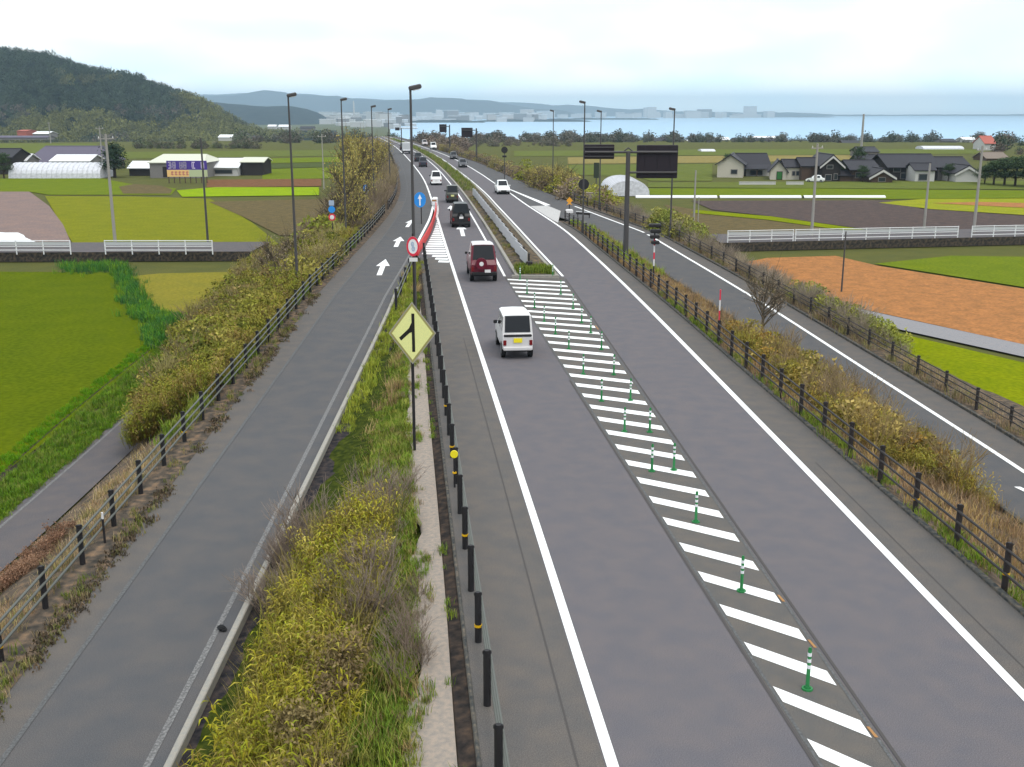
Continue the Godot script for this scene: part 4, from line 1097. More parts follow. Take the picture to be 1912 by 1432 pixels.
	for q in rows:
		rng.seed = 620 + n
		n += 1
		where = []
		tint = []
		for i in int(q[4] * 0.6):
			var px := rng.randf_range(q[0], q[1])
			var py := rng.randf_range(q[2], q[3])
			var lush := bumps.get_noise_2d(px * 2.2, n * 50.0)
			if lush < rng.randf_range(-0.35, 0.25): continue
			var p := at(px, py, FIELD - 1.0)
			var d := -p.z
			# walk out along the view until the falling land is met
			for k in 12:
				var gy := land_y(p.x, -p.z)
				p = at(px, py, lerpf(p.y, gy, 0.5))
				if -p.z > 1420.0:
					p = far_at(px, py, 1420.0 - rng.randf() * 250.0)
					break
			p.y = land_y(p.x, -p.z)
			var s: float = q[5] * rng.randf_range(0.4, 1.1) * clampf(0.52 + lush * 1.0, 0.28, 1.0) * clampf(-p.z / 700.0, 0.5, 1.1)
			where.append(Transform3D(Basis(Vector3.UP, rng.randf() * TAU).scaled(Vector3(s * 1.2, s * rng.randf_range(0.7, 1.1), s * 1.2)), p + Vector3(0, s * 0.5, 0)))
			var c: Color = q[6][rng.randi() % q[6].size()]
			var k2 := rng.randf_range(0.7, 1.3)
			tint.append(Color(c.r * k2, c.g * k2, c.b * k2))
		many("woods", crown, M.leaf, where, tint, q[7], "woods")

# ---------------------------------------------------------------- fences, lamps, signs
var post_mesh: Mesh
var cap_mesh: Mesh
var band_mesh: Mesh
func fence(called: String, label: String, w: Way, off: float, y: Callable, d0: float, d1: float, gap: float, tall: float, rails: Array, rail_r: float, rail_side: float, pm: Material, rm: Material, bands := []):
	var f := base(called, label, "fence", Vector3(w.at(d0) + off, y.call(d0), -d0))
	var o := f.position
	if post_mesh == null:
		var g := Geo.new()
		g.tube(Vector3(0, -0.25, 0), Vector3(0, 1, 0), 0.07, 0.07, 10)
		post_mesh = g.mesh()
		g = Geo.new()
		g.tube(Vector3.ZERO, Vector3(0, 0.03, 0), 0.083, 0.083, 10)
		g.tube(Vector3(0, 0.03, 0), Vector3(0, 0.055, 0), 0.083, 0.045, 10)
		cap_mesh = g.mesh()
		g = Geo.new()
		g.tube(Vector3.ZERO, Vector3(0, 0.05, 0), 0.079, 0.079, 10)
		band_mesh = g.mesh()
	var n := int((d1 - d0) / gap)
	for i in n + 1:
		var d := d0 + gap * i
		var p := obj("post", post_mesh, pm, f)
		p.position = Vector3(w.at(d) + off, y.call(d), -d) - o
		p.scale.y = tall
		if d < 70.0:
			var c := obj("cap", cap_mesh, pm, p)
			c.position.y = 1.0
			c.scale.y = 1.0 / tall
		if i in bands:
			var b := obj("reflector_band", band_mesh, M.amber, p)
			b.position.y = 0.33
			b.scale.y = 1.0 / tall
	for r in rails:
		var g := Geo.new()
		for i in n:
			var a := d0 + gap * i
			var b := a + gap
			g.tube(Vector3(w.at(a) + off + rail_side, y.call(a) + r, -a) - o, Vector3(w.at(b) + off + rail_side, y.call(b) + r, -b) - o, rail_r, rail_r, 6, i == 0 or i == n - 1)
		part("rail", g, rm, f)

func farm_rail(label: String, a: Vector3, b: Vector3, tall: float, gap: float):
	var f := base("guard_rail", label, "guard rail", a)
	var n := int(round(a.distance_to(b) / gap))
	var pg := Geo.new()
	pg.tube(Vector3(0, -0.15, 0), Vector3(0, tall, 0), 0.055, 0.055, 8)
	var pmesh := pg.mesh()
	for i in n + 1:
		obj("post", pmesh, M.white, f).position = (b - a) * (float(i) / n)
	for r in [1.0, 0.55, 0.25]:
		var g := Geo.new()
		g.tube(Vector3(0, tall * r - 0.04, 0.06), b - a + Vector3(0, tall * r - 0.04, 0.06), 0.035, 0.035, 8)
		part("rail", g, M.white, f)
	if tall < 1.2:
		var g := Geo.new()
		g.box((b - a) * 0.5 + Vector3(0, tall * 0.74, 0.0), Vector3(a.distance_to(b), tall * 0.26, 0.03), Basis(Vector3((b - a).normalized().x, (b - a).normalized().y, (b - a).normalized().z), Vector3.UP, (b - a).normalized().cross(Vector3.UP)))
		part("beam", g, M.galv, f)

func lamp(px: float, top_y: float, b: Vector3, side: float, label: String):
	var t := base("street_lamp", label, "street lamp", b, 0.0, "tall brown street lamps")
	var h := high(b, top_y)- b.y
	var g := Geo.new()
	g.tube(Vector3(0, -0.2, 0), Vector3(0, h * 0.5, 0), 0.082, 0.068, 10)
	g.tube(Vector3(0, h * 0.5, 0), Vector3(0, h, 0), 0.068, 0.048, 10)
	part("pole", g, M.lamp_steel, t)
	g = Geo.new()
	g.tube(Vector3(0, 0.0, 0), Vector3(0, 0.9, 0), 0.125, 0.115, 10)
	part("base_sleeve", g, M.lamp_steel, t)
	var dir := Vector3(side, 0.22, -0.12).normalized()
	g = Geo.new()
	g.tube(Vector3(0, h - 0.05, 0), Vector3(0, h - 0.05, 0) + dir * 0.3, 0.05, 0.045, 8)
	part("arm", g, M.lamp_steel, t)
	g = Geo.new()
	var bs := Basis(dir, Vector3.UP - dir * dir.y, dir.cross(Vector3.UP)).orthonormalized()
	g.bevel(Vector3(0, h - 0.02, 0) + dir * 0.2, Vector3(0.54, 0.19, 0.26), 0.045, bs)
	var head := part("lamp_head", g, M.lamp_steel, t)
	g = Geo.new()
	g.bevel(Vector3(0, h - 0.125, 0) + dir * 0.26, Vector3(0.30, 0.04, 0.19), 0.012, bs)
	part("lens", g, M.lens_clear, head)

func disc(g: Geo, c: Vector3, ex: Vector3, ey: Vector3, nz: Vector3, r0: float, r1: float, t: float, n := 32):
	if r0 <= 0.0:
		var p := []
		for i in n: p.append(Vector2(cos(TAU * i / n), sin(TAU * i / n)) * r1)
		g.plate(p, c, ex, ey, nz, t)
		return
	for i in n:
		var a := TAU * i / n
		var b := TAU * (i + 1) / n
		g.plate([Vector2(cos(a), sin(a)) * r0, Vector2(cos(b), sin(b)) * r0, Vector2(cos(b), sin(b)) * r1, Vector2(cos(a), sin(a)) * r1], c, ex, ey, nz, t)

func make_roadside():
	fence("guard_fence", "long fence of black posts and thin grey rails along the ramp with arrows", LFENCE, 0, yl, 8.8, 112, 2.36, 1.02, [0.94, 0.68, 0.42], 0.032, 0.07, M.post, M.rail_grey, [5, 11, 17])
	fence("guard_fence", "fence of black posts beside the lane of the white van", MFENCE, 0, y0, 7.5, 78, 2.3, 1.0, [0.90, 0.62, 0.35], 0.022, 0.075, M.post, M.rail_grey, [5, 7, 10, 12])
	fence("guard_fence", "brown three rail fence along the oncoming lane", RFENCE, 0, y0, 9.9, 102, 2.3, 1.02, [0.92, 0.65, 0.38], 0.032, -0.05, M.brown, M.rail_brown, [5, 7])
	fence("guard_fence", "brown fence on the outer side of the sinking ramp", RR_KERB, 0.55, yr, 24, 116, 2.55, 0.92, [0.86, 0.62, 0.38], 0.03, -0.05, M.rail_brown, M.rail_brown)
	fence("guard_fence", "far brown fence beside the distant oncoming lane", RR_KERB, 0.6, y0, 119, 300, 3.2, 0.95, [0.86, 0.5], 0.05, -0.05, M.rail_brown, M.rail_brown)
	fence("guard_fence", "far dark fence beside the merging lanes", LFENCE, 0.1, y0, 115, 300, 3.2, 0.95, [0.86, 0.5], 0.05, 0.05, M.rail_brown, M.rail_brown)
	var STUB := Way.new([55, -6.1, 74, -6.75])
	fence("guard_fence", "short run of black posts at the tip of the weedy wedge", STUB, 0, y0, 56, 73, 4.0, 0.95, [0.85, 0.5], 0.03, 0.06, M.post, M.rail_grey)
	# white rails of the cross roads
	var a := at(-120, 490, FIELD) + Vector3(0, 0.85, -0.15)
	var k := a.z
	var bx := func(px: float) -> Vector3:
		var r := ray(px, 470)
		return Vector3(r.x * k / r.z, a.y, k)
	farm_rail("white guard rail before the mauve field with white sheeting", bx.call(-120.0), bx.call(132.0), 1.12, 2.3)
	farm_rail("white guard rail before the olive green field", bx.call(197.0), bx.call(397.0), 1.12, 2.3)
	var c := at(1345, 470, FIELD) + Vector3(0, 0.85, -0.15)
	var e := at(2300, 448, FIELD) + Vector3(0, 0.85, -0.15)
	var along := func(px: float) -> Vector3:
		# where the view through a column crosses the line c-e on the ground
		var r := ray(px, 460)
		var s := r.x / r.z
		var t: float = (c.x - c.z * s) / ((c.x - e.x) - (c.z - e.z) * s)
		return c.lerp(e, t)
	farm_rail("short white guard rail beside the outer brown fence", along.call(1358.0), along.call(1480.0), 1.15, 2.6)
	farm_rail("long white guard rail behind the tan stubble", along.call(1484.0), along.call(1786.0), 1.15, 2.6)
	farm_rail("white guard rail behind the smooth green field", along.call(1812.0), along.call(2050.0), 1.15, 2.6)

	# street lamps
	lamp(548, 178, on(560, 545, yl) + Vector3(-0.12, 0, 0), 1, "tall brown street lamp beside the olive brown thicket")
	lamp(653, 186, on(655, 450, yl) + Vector3(-0.35, 0, 0), 1, "tall brown street lamp next to the three stacked signs")
	lamp(703, 199, on(705, 398, yl) + Vector3(-0.3, 0, 0), 1, "tall brown street lamp next to the small blue sign")
	lamp(728, 204, on(729, 362, yl), 1, "tall brown street lamp beyond the white cabinet")
	var pl := at(777, 648)
	lamp(768, 164, pl, 1, "tall brown street lamp rising behind the diamond sign")
	lamp(1087, 191, at(1088, 436), -1, "tall brown street lamp at the fork of the oncoming lane")
	lamp(1250, 204, on(1251, 445, yr), -1, "tall brown street lamp on the outer side of the sinking ramp")
	lamp(1118, 208, on(1119, 391, yr), -1, "tall brown street lamp behind the small gantry panel")
	lamp(1031, 207, at(1032, 356), -1, "tall brown street lamp near the far fence of the oncoming lane")

	# diamond warning sign
	var p := at(774, 848, -0.2)
	var mp := metres(p)
	var s := base("warning_sign", "yellow diamond sign with a black merging road symbol", "road sign", p)
	var cy := high(p, 622) - p.y
	var g := Geo.new()
	g.tube(Vector3(0, -0.3, -0.06), Vector3(0, cy + 0.75, -0.06), 0.048, 0.048, 10)
	part("pole", g, M.post, s)
	var w := 43.0 * mp
	var h := 57.0 * mp
	var o := Vector3(0, cy, 0)
	var n := Vector3(-0.03, 0.06, 1).normalized()
	var ex := Vector3.UP.cross(n).normalized()
	var ey := n.cross(ex)
	o.x = far_at(770, 622, -p.z).x - p.x
	g = Geo.new()
	g.plate([Vector2(-w, 0), Vector2(0, -h), Vector2(w, 0), Vector2(0, h)], o, ex, ey, n, 0.025)
	part("rim", g, M.kerb, s)
	g = Geo.new()
	var shrink := 0.955
	g.plate([Vector2(-w * shrink, 0), Vector2(0, -h * shrink), Vector2(w * shrink, 0), Vector2(0, h * shrink)], o + n * 0.025, ex, ey, n, 0.004)
	part("border", g, mat(lin(0.30, 0.27, 0.10), 0.6), s)
	g = Geo.new()
	shrink = 0.86
	g.plate([Vector2(-w * shrink, 0), Vector2(0, -h * shrink), Vector2(w * shrink, 0), Vector2(0, h * shrink)], o + n * 0.029, ex, ey, n, 0.004)
	part("face", g, M.sign_yellow, s)
	var u := mp
	g = Geo.new()
	g.plate([Vector2(-0.5 * u, -34 * u), Vector2(5 * u, -34 * u), Vector2(4.3 * u, 36 * u), Vector2(-1.2 * u, 36 * u), Vector2(-1.0 * u, 20 * u), Vector2(-6 * u, 9 * u), Vector2(-24 * u, -8 * u), Vector2(-20.5 * u, -13.5 * u), Vector2(-5 * u, 0.5 * u), Vector2(-0.8 * u, 2.0 * u)], o + n * 0.033, ex, ey, n, 0.004)
	part("symbol", g, M.black, s)
	for yy in [-0.55, 0.55]:
		g = Geo.new()
		g.box(Vector3(0, cy + yy * h * 0.8, -0.03), Vector3(0.16, 0.06, 0.05))
		part("bracket", g, M.galv, s)

	# round red-rimmed sign on the lamp's pole line
	p = pl + Vector3(-0.02, 0, 0.25)
	mp = metres(p)
	s = base("prohibition_sign", "round red rimmed white sign with blue symbol and small white plate", "road sign", p + Vector3(0.02, 0, 0.2))
	cy = high(p, 459) - p.y
	g = Geo.new()
	g.tube(Vector3(0, -0.2, -0.08), Vector3(0, cy + 0.55, -0.08), 0.045, 0.045, 8)
	part("pole", g, M.brown, s)
	o = Vector3(0, cy, 0)
	ex = Vector3.RIGHT * 0.64
	ey = Vector3.UP
	n = Vector3.BACK
	var r := 18.0 * mp
	g = Geo.new()
	disc(g, o, ex, ey, n, 0, r, 0.02)
	part("disc", g, M.white, s)
	g = Geo.new()
	disc(g, o + n * 0.02, ex, ey, n, r * 0.74, r, 0.005)
	var face: Node = part("red_ring", g, M.red, s)
	g = Geo.new()
	disc(g, o + Vector3(-0.03 * r, 0.22 * r, 0.02), ex, ey, n, r * 0.12, r * 0.26, 0.004, 14)
	disc(g, o + Vector3(0.04 * r, -0.24 * r, 0.02), ex, ey, n, r * 0.12, r * 0.28, 0.004, 14)
	g.plate([Vector2(-0.26, 0.40), Vector2(-0.12, 0.46), Vector2(0.28, -0.40), Vector2(0.14, -0.46)].map(func(v): return v * r), o + n * 0.021, ex, ey, n, 0.004)
	part("symbol", g, M.pale_blue, s)
	g = Geo.new()
	g.box(o + Vector3(0.01, -24 * mp, 0.0), Vector3(15 * mp, 7 * mp, 0.02))
	part("plate", g, M.plate_white, s)

	# blue round sign with arrow
	p = at(787, 418)
	mp = metres(p)
	s = base("direction_sign", "round blue sign with a white upward arrow before the red divider", "road sign", p)
	cy = high(p, 373) - p.y
	g = Geo.new()
	g.tube(Vector3(0, -0.2, -0.08), Vector3(0, cy + 0.4, -0.08), 0.05, 0.05, 8)
	part("pole", g, M.brown, s)
	r = 14.0 * mp
	ex = Vector3.RIGHT * 0.80
	o = Vector3(-0.1, cy, 0)
	g = Geo.new()
	disc(g, o, ex, ey, n, 0, r, 0.03)
	part("disc", g, M.blue, s)
	g = Geo.new()
	g.plate([Vector2(-0.12, -0.75), Vector2(0.12, -0.75), Vector2(0.12, 0.15), Vector2(0.36, 0.10), Vector2(0, 0.72), Vector2(-0.36, 0.10), Vector2(-0.12, 0.15)].map(func(v): return v * r), o + n * 0.03, ex, ey, n, 0.008)
	part("arrow", g, M.paint, s)
	# smaller blue sign on the bank
	p = on(692, 398, yl)
	mp = metres(p)
	s = base("direction_sign", "small blue oval sign on a dark post by the bank", "road sign", p + Vector3(-0.4, 0, 0))
	cy = high(p, 353) - p.y
	g = Geo.new()
	g.tube(Vector3(0, -0.4, -0.06), Vector3(0, cy + 0.3, -0.06), 0.05, 0.05, 8)
	part("pole", g, M.post, s)
	g = Geo.new()
	disc(g, Vector3(0, cy, 0), Vector3.RIGHT * 0.55, ey, n, 0, 9.0 * mp, 0.03)
	part("disc", g, M.blue, s)
	g = Geo.new()
	g.plate([Vector2(-0.1, -0.6), Vector2(0.1, -0.6), Vector2(0.1, 0.6), Vector2(-0.1, 0.6)].map(func(v): return v * 9.0 * mp), Vector3(0, cy, 0.03), Vector3.RIGHT, ey, n, 0.006)
	part("arrow", g, M.paint, s)
	# stack of three signs
	p = on(630, 450, yl) + Vector3(-0.35, 0, 0)
	mp = metres(p)
	s = base("sign_stack", "post with grey, blue and red rimmed signs one above the other", "road sign", p)
	g = Geo.new()
	g.tube(Vector3(0, -0.4, -0.06), Vector3(0, high(p, 372) - p.y, -0.06), 0.05, 0.05, 8)
	part("pole", g, M.brown, s)
	g = Geo.new()
	g.bevel(Vector3(0, high(p, 379) - p.y, 0), Vector3(9.5 * mp, 9.5 * mp, 0.03), 0.01)
	part("grey_panel", g, M.pale_blue, s)
	g = Geo.new()
	disc(g, Vector3(0, high(p, 391) - p.y, 0), Vector3.RIGHT, ey, n, 0, 6.3 * mp, 0.03, 20)
	part("blue_disc", g, M.blue, s)
	g = Geo.new()
	disc(g, Vector3(0, high(p, 405.5) - p.y, 0), Vector3.RIGHT, ey, n, 0, 6.6 * mp, 0.03, 20)
	var rd: Node = part("red_disc", g, M.red, s)
	g = Geo.new()
	disc(g, Vector3(0, high(p, 405.5) - p.y, 0.03), Vector3.RIGHT, ey, n, 0, 4.0 * mp, 0.006, 20)
	part("white_face", g, M.white, rd)

	# red divider of the gore
	s = base("gore_divider", "low red and white divider curving along the tip of the gore", "divider", Vector3.ZERO)
	var ds := stations(77, 124.5, 2.4)
	for i in ds.size() - 1:
		var gr := Geo.new()
		var gw := Geo.new()
		var d0: float = ds[i] + 0.04
		var d1: float = ds[i + 1] - 0.04
		var x0 := RB.at(d0) + 0.22
		var x1 := RB.at(d1) + 0.22
		var tall := lerpf(0.62, 0.38, (d0 - 77.0) / 48.0)
		gr.quad_o(Vector3(x0 + 0.14, 0.0, -d0), Vector3(x1 + 0.14, 0.0, -d1), Vector3(x1 + 0.12, tall, -d1), Vector3(x0 + 0.12, tall, -d0), Vector3.RIGHT)
		gr.quad_o(Vector3(x0, 0.0, -d0), Vector3(x0 + 0.14, 0.0, -d0), Vector3(x0 + 0.12, tall, -d0), Vector3(x0 + 0.02, tall, -d0), Vector3.BACK)
		gr.quad_o(Vector3(x0 + 0.02, tall, -d0), Vector3(x1 + 0.02, tall, -d1), Vector3(x1 + 0.12, tall, -d1), Vector3(x0 + 0.12, tall, -d0), Vector3.UP)
		gw.quad_o(Vector3(x0, 0.0, -d0), Vector3(x1, 0.0, -d1), Vector3(x1 + 0.02, tall, -d1), Vector3(x0 + 0.02, tall, -d0), Vector3.LEFT)
		part("red_panel", gr, M.paint_red, s)
		part("white_panel", gw, M.white, s)
	var nose := at(812, 384)
	var cush := base("crash_cushion", "pale striped crash cushion at the tip of the red divider", "crash cushion", nose)
	g = Geo.new()
	g.bevel(Vector3(0, 0.45, 0), Vector3(0.62, 0.9, 1.6), 0.1)
	part("body", g, M.white, cush)
	g = Geo.new()
	g.bevel(Vector3(0, 0.62, 0.803), Vector3(0.5, 0.18, 0.02), 0.004)
	part("band", g, M.paint_orange, cush)

	# median panels
	s = base("median_guard", "row of light grey guard panels on dark posts along the median", "guard rail", Vector3.ZERO)
	var LINE := Way.new([66, 1.18, 69.7, 1.05, 85, -0.30, 105, -2.12, 130, -4.42])
	var pm := Geo.new()
	pm.bevel(Vector3(0, 0.45, 0), Vector3(0.11, 0.9, 0.11), 0.02)
	var pmesh := pm.mesh()
	var d := 70.0
	while d < 128.0:
		for t in [0.1, 1.9]:
			obj("post", pmesh, M.post, s).position = Vector3(LINE.at(d + t) + 0.09, 0.15, -d - t)
		g = Geo.new()
		var x0 := LINE.at(d) - 0.02
		var x1 := LINE.at(d + 3.3) - 0.22
		g.box(Vector3((x0 + x1) * 0.5, 0.72, -d - 1.75), Vector3(0.05, 0.82, 3.3), Basis(Vector3.UP, atan2(-(x1 - x0), 3.5)))
		part("panel", g, M.galv, s)
		g = Geo.new()
		g.box(Vector3((x0 + x1) * 0.5, 0.24, -d - 1.75), Vector3(0.06, 0.12, 3.6), Basis(Vector3.UP, atan2(-(x1 - x0), 3.5)))
		part("lower_rail", g, M.post, s)
		d += 3.62
	g = Geo.new()
	g.bevel(Vector3(1.12, 0.42, -69.0), Vector3(0.42, 0.50, 0.4), 0.04)
	part("end_block", g, M.sign_back, s)
	g = Geo.new()
	g.tube(Vector3(1.12, 0.1, -69.0), Vector3(1.12, 0.2, -69.0), 0.06, 0.06, 8)
	part("foot", g, M.post, s)

	# green flexible posts in the stripes
	var proto: Node3D = null
	var spots := [[1507, 1287], [1384, 1104], [1299, 975], [1217, 880], [1258, 878], [1166, 806], [1213, 807], [1123, 749], [1177, 748], [1089, 699], [1146, 700], [1062, 652], [1123, 653], [1037, 624], [1103, 622], [1016, 601], [1086, 603], [998, 575], [1070, 577], [984, 548], [1047, 550], [971, 522], [1032, 519]]
	for i in spots.size():
		var pp := at(spots[i][0], spots[i][1])
		var label := "green flexible post with white bands standing alone in the stripes" if i < 3 else "green flexible post with white bands, one of a pair in the stripes"
		if proto == null:
			proto = base("delineator_post", label, "delineator", pp, 0.0, "green posts in the striped strip")
			g = Geo.new()
			g.tube(Vector3.ZERO, Vector3(0, 0.035, 0), 0.105, 0.095, 14)
			g.tube(Vector3(0, 0.035, 0), Vector3(0, 0.07, 0), 0.07, 0.045, 14)
			part("foot", g, M.green, proto)
			g = Geo.new()
			g.tube(Vector3(0, 0.05, 0), Vector3(0, 0.80, 0), 0.036, 0.033, 12)
			g.tube(Vector3(0, 0.80, 0), Vector3(0, 0.825, 0), 0.033, 0.018, 12)
			part("shaft", g, M.green, proto)
			for hh in [0.42, 0.54, 0.66]:
				g = Geo.new()
				g.tube(Vector3(0, hh, 0), Vector3(0, hh + 0.065, 0), 0.0375, 0.0375, 12)
				part("reflective_band", g, M.white, proto)
		else: copy_of(proto, pp, 0.0, Vector3.ONE, label)

	# yellow round delineator on the black post fence
	p = Vector3(MFENCE.at(27.6) + 0.02, 0, -27.6)
	p = at(849, 910)
	s = base("round_delineator", "yellow round reflector on a thin post among the black posts", "reflector", p)
	cy = high(p, 847) - p.y
	g = Geo.new()
	g.tube(Vector3(0, -0.1, 0), Vector3(0, cy, 0), 0.025, 0.025, 8)
	part("stem", g, M.post, s)
	g = Geo.new()
	disc(g, Vector3(0, cy, 0.02), Vector3.RIGHT, Vector3.UP, Vector3.BACK, 0, 0.105, 0.05, 20)
	part("reflector", g, M.yellow, s)
	g = Geo.new()
	g.tube(Vector3(0, cy * 0.42, 0), Vector3(0, cy * 0.46, 0), 0.06, 0.06, 8)
	part("collar", g, M.amber, s)

	# gantry with two sign boxes seen from behind
	p = at(1168, 478)
	mp = metres(p)
	s = base("sign_gantry", "dark T shaped gantry post with two big black sign backs", "sign gantry", p)
	var H := high(p, 283) - p.y
	g = Geo.new()
	g.tube(Vector3(0, -0.3, 0), Vector3(0, H, 0), 0.20, 0.15, 12)
	part("post", g, M.lamp_steel, s)
	g = Geo.new()
	g.tube(Vector3(0, 0, 0), Vector3(0, 0.06, 0), 0.36, 0.36, 12)
	part("base_plate", g, M.lamp_steel, s)
	var X := func(px: float) -> float: return far_at(px, 300, -p.z).x - p.x
	g = Geo.new()
	var ya := high(p, 284) - p.y
	var yb := high(p, 322) - p.y
	g.tube(Vector3(X.call(1092.0), ya, 0), Vector3(X.call(1264.0), ya, 0), 0.085, 0.085, 8)
	part("upper_arm", g, M.lamp_steel, s)
	g = Geo.new()
	g.tube(Vector3(0, yb, 0), Vector3(X.call(1264.0), yb, 0), 0.075, 0.075, 8)
	part("lower_arm", g, M.lamp_steel, s)
	g = Geo.new()
	g.tube(Vector3(-0.35, ya + 0.02, 0), Vector3(0, ya + 0.3, 0), 0.05, 0.05, 6)
	g.tube(Vector3(0.35, ya + 0.02, 0), Vector3(0, ya + 0.3, 0), 0.05, 0.05, 6)
	part("brace", g, M.lamp_steel, s)
	for b in [[1190, 1266, 271, 333, "sign_box"], [1091, 1147, 270, 297, "sign_box"]]:
		var x0: float = X.call(float(b[0]))
		var x1: float = X.call(float(b[1]))
		var t0 := high(p, b[2]) - p.y
		var t1 := high(p, b[3]) - p.y
		g = Geo.new()
		g.bevel(Vector3((x0 + x1) * 0.5, (t0 + t1) * 0.5, -0.35), Vector3(x1 - x0, t0 - t1, 0.5), 0.04)
		var bx2: Node = part(b[4], g, M.sign_back, s)
		for f in [0.18, 0.82]:
			g = Geo.new()
			g.box(Vector3((x0 + x1) * 0.5, lerpf(t1, t0, f), -0.07), Vector3((x1 - x0) * 0.97, 0.08, 0.08))
			part("stiffener", g, M.lamp_steel, bx2)
		for f in [0.2, 0.5, 0.8]:
			g = Geo.new()
			g.box(Vector3(lerpf(x0, x1, f), (t0 + t1) * 0.5, -0.085), Vector3(0.05, (t0 - t1) * 0.92, 0.04))
			part("rib", g, M.sign_back, bx2)
	# far gantries
	for q in [[890, 299, 861.5, 882.5, 238.5, 256, "distant gantry post with a black sign back above the oncoming lane"], [840, 283, 820.5, 834, 232, 247, "farther gantry with a small dark sign back over the bend"], [750, 268, 738, 746, 238, 243.5, "tiny dark sign over the far bend of the road"]]:
		p = at(q[0], q[1])
		s = base("sign_gantry", q[6], "sign gantry", p)
		H = high(p, q[4] + 1.0) - p.y
		g = Geo.new()
		g.tube(Vector3(0, -0.3, 0), Vector3(0, H, 0), 0.2, 0.16, 10)
		part("post", g, M.lamp_steel, s)
		var x0 := far_at(q[2], 250, -p.z).x - p.x
		var x1 := far_at(q[3], 250, -p.z).x - p.x
		g = Geo.new()
		g.tube(Vector3(x0, H - 0.4, 0.1), Vector3(0, H - 0.4, 0.1), 0.09, 0.09, 8)
		part("arm", g, M.lamp_steel, s)
		g = Geo.new()
		g.bevel(Vector3((x0 + x1) * 0.5, (high(p, q[4]) + high(p, q[5])) * 0.5 - p.y, -0.2), Vector3(absf(x1 - x0), high(p, q[4]) - high(p, q[5]), 0.4), 0.04)
		part("sign_box", g, M.sign_back, s)

	# blinker with dark hoods on a red and white pole
	p = at(1216, 535)
	mp = metres(p)
	s = base("warning_beacon", "warning beacon with stacked dark hoods on a red and white pole", "beacon", p + Vector3(0.12, 0, -0.1))
	H = high(p, 416) - p.y
	for i in 8:
		g = Geo.new()
		g.tube(Vector3(0, H * 0.86 * i / 8.0, 0), Vector3(0, H * 0.86 * (i + 1) / 8.0, 0), 0.045, 0.045, 8)
		part("pole_section", g, M.rail_brown if i < 3 else ([M.red, M.plate_white][i % 2] if i < 7 else M.post), s)
	for i in 4:
		g = Geo.new()
		g.bevel(Vector3(0.04 * (i % 2), H - 0.16 - i * 0.33, 0), Vector3(0.72 - 0.08 * i, 0.2, 0.4), 0.04)
		var hd: Node = part("hood", g, M.post, s)
		g = Geo.new()
		disc(g, Vector3(-0.15, H - 0.16 - i * 0.33, -0.205), Vector3.RIGHT, Vector3.UP, Vector3.FORWARD, 0, 0.07, 0.02, 12)
		disc(g, Vector3(0.15, H - 0.16 - i * 0.33, -0.205), Vector3.RIGHT, Vector3.UP, Vector3.FORWARD, 0, 0.07, 0.02, 12)
		part("lens", g, M.amber, hd)
	# two far beacons / dark panels beside the far fences
	for q in [[1089, 392, 334, 372, 0.95, "round dark back of a traffic mirror by the fork"], [942, 335, 270, 296, 0.9, "dark hooded beacon by the far fence"]]:
		p = at(q[0], q[1])
		mp = metres(p)
		s = base("road_mirror", q[5], "traffic mirror" if q[0] > 1000 else "beacon", p)
		g = Geo.new()
		g.tube(Vector3(0, -0.3, 0), Vector3(0, high(p, (q[2] + q[3]) * 0.5) - p.y, 0), 0.06, 0.06, 8)
		part("pole", g, M.lamp_steel, s)
		g = Geo.new()
		disc(g, Vector3(0, high(p, q[2] + 10) - p.y, 0.06), Vector3.RIGHT, Vector3.UP, Vector3.BACK, 0, 10.0 * mp if q[0] > 1000 else 6.0 * mp, 0.12, 20)
		part("back_shell", g, M.post, s)
		g = Geo.new()
		g.bevel(Vector3(0, high(p, q[3] - 4) - p.y, 0.02), Vector3(8 * mp, 3.5 * mp, 0.1), 0.02)
		part("plate", g, M.post, s)
	# dark upright board beside the ramp merge
	p = at(1113, 352)
	s = base("board_sign", "narrow dark upright board behind the small gantry panel", "sign", p)
	mp = metres(p)
	g = Geo.new()
	g.bevel(Vector3(0, high(p, 318) - p.y, 0), Vector3(10 * mp, 28 * mp, 0.2), 0.03)
	part("board", g, mat(lin(0.035, 0.045, 0.03), 0.7), s)
	g = Geo.new()
	g.tube(Vector3(0, -0.2, 0), Vector3(0, high(p, 332) - p.y, 0), 0.07, 0.07, 8)
	part("pole", g, M.lamp_steel, s)
	# snow poles
	for q in [[1337, 638, 541, "red and white snow pole rising from the brown fence"], [188, 1017, 958, "thin snow pole with a pale tip on the ramp fence"]]:
		p = at(q[0], q[1]) if q[0] > 1000 else on(q[0], q[1], yl)
		s = base("snow_pole", q[3], "snow pole", p + Vector3(0.1, 0, -0.05))
		H = high(p, q[2]) - p.y
		for i in 5:
			g = Geo.new()
			g.tube(Vector3(0, H * i / 5.0, 0), Vector3(0, H * (i + 1) / 5.0, 0), 0.032, 0.032, 8)
			part("pole_section", g, [M.rail_brown, M.rail_brown, M.red, M.plate_white, M.red][i] if q[0] > 1000 else [M.post, M.post, M.post, M.post, M.plate_white][i], s)
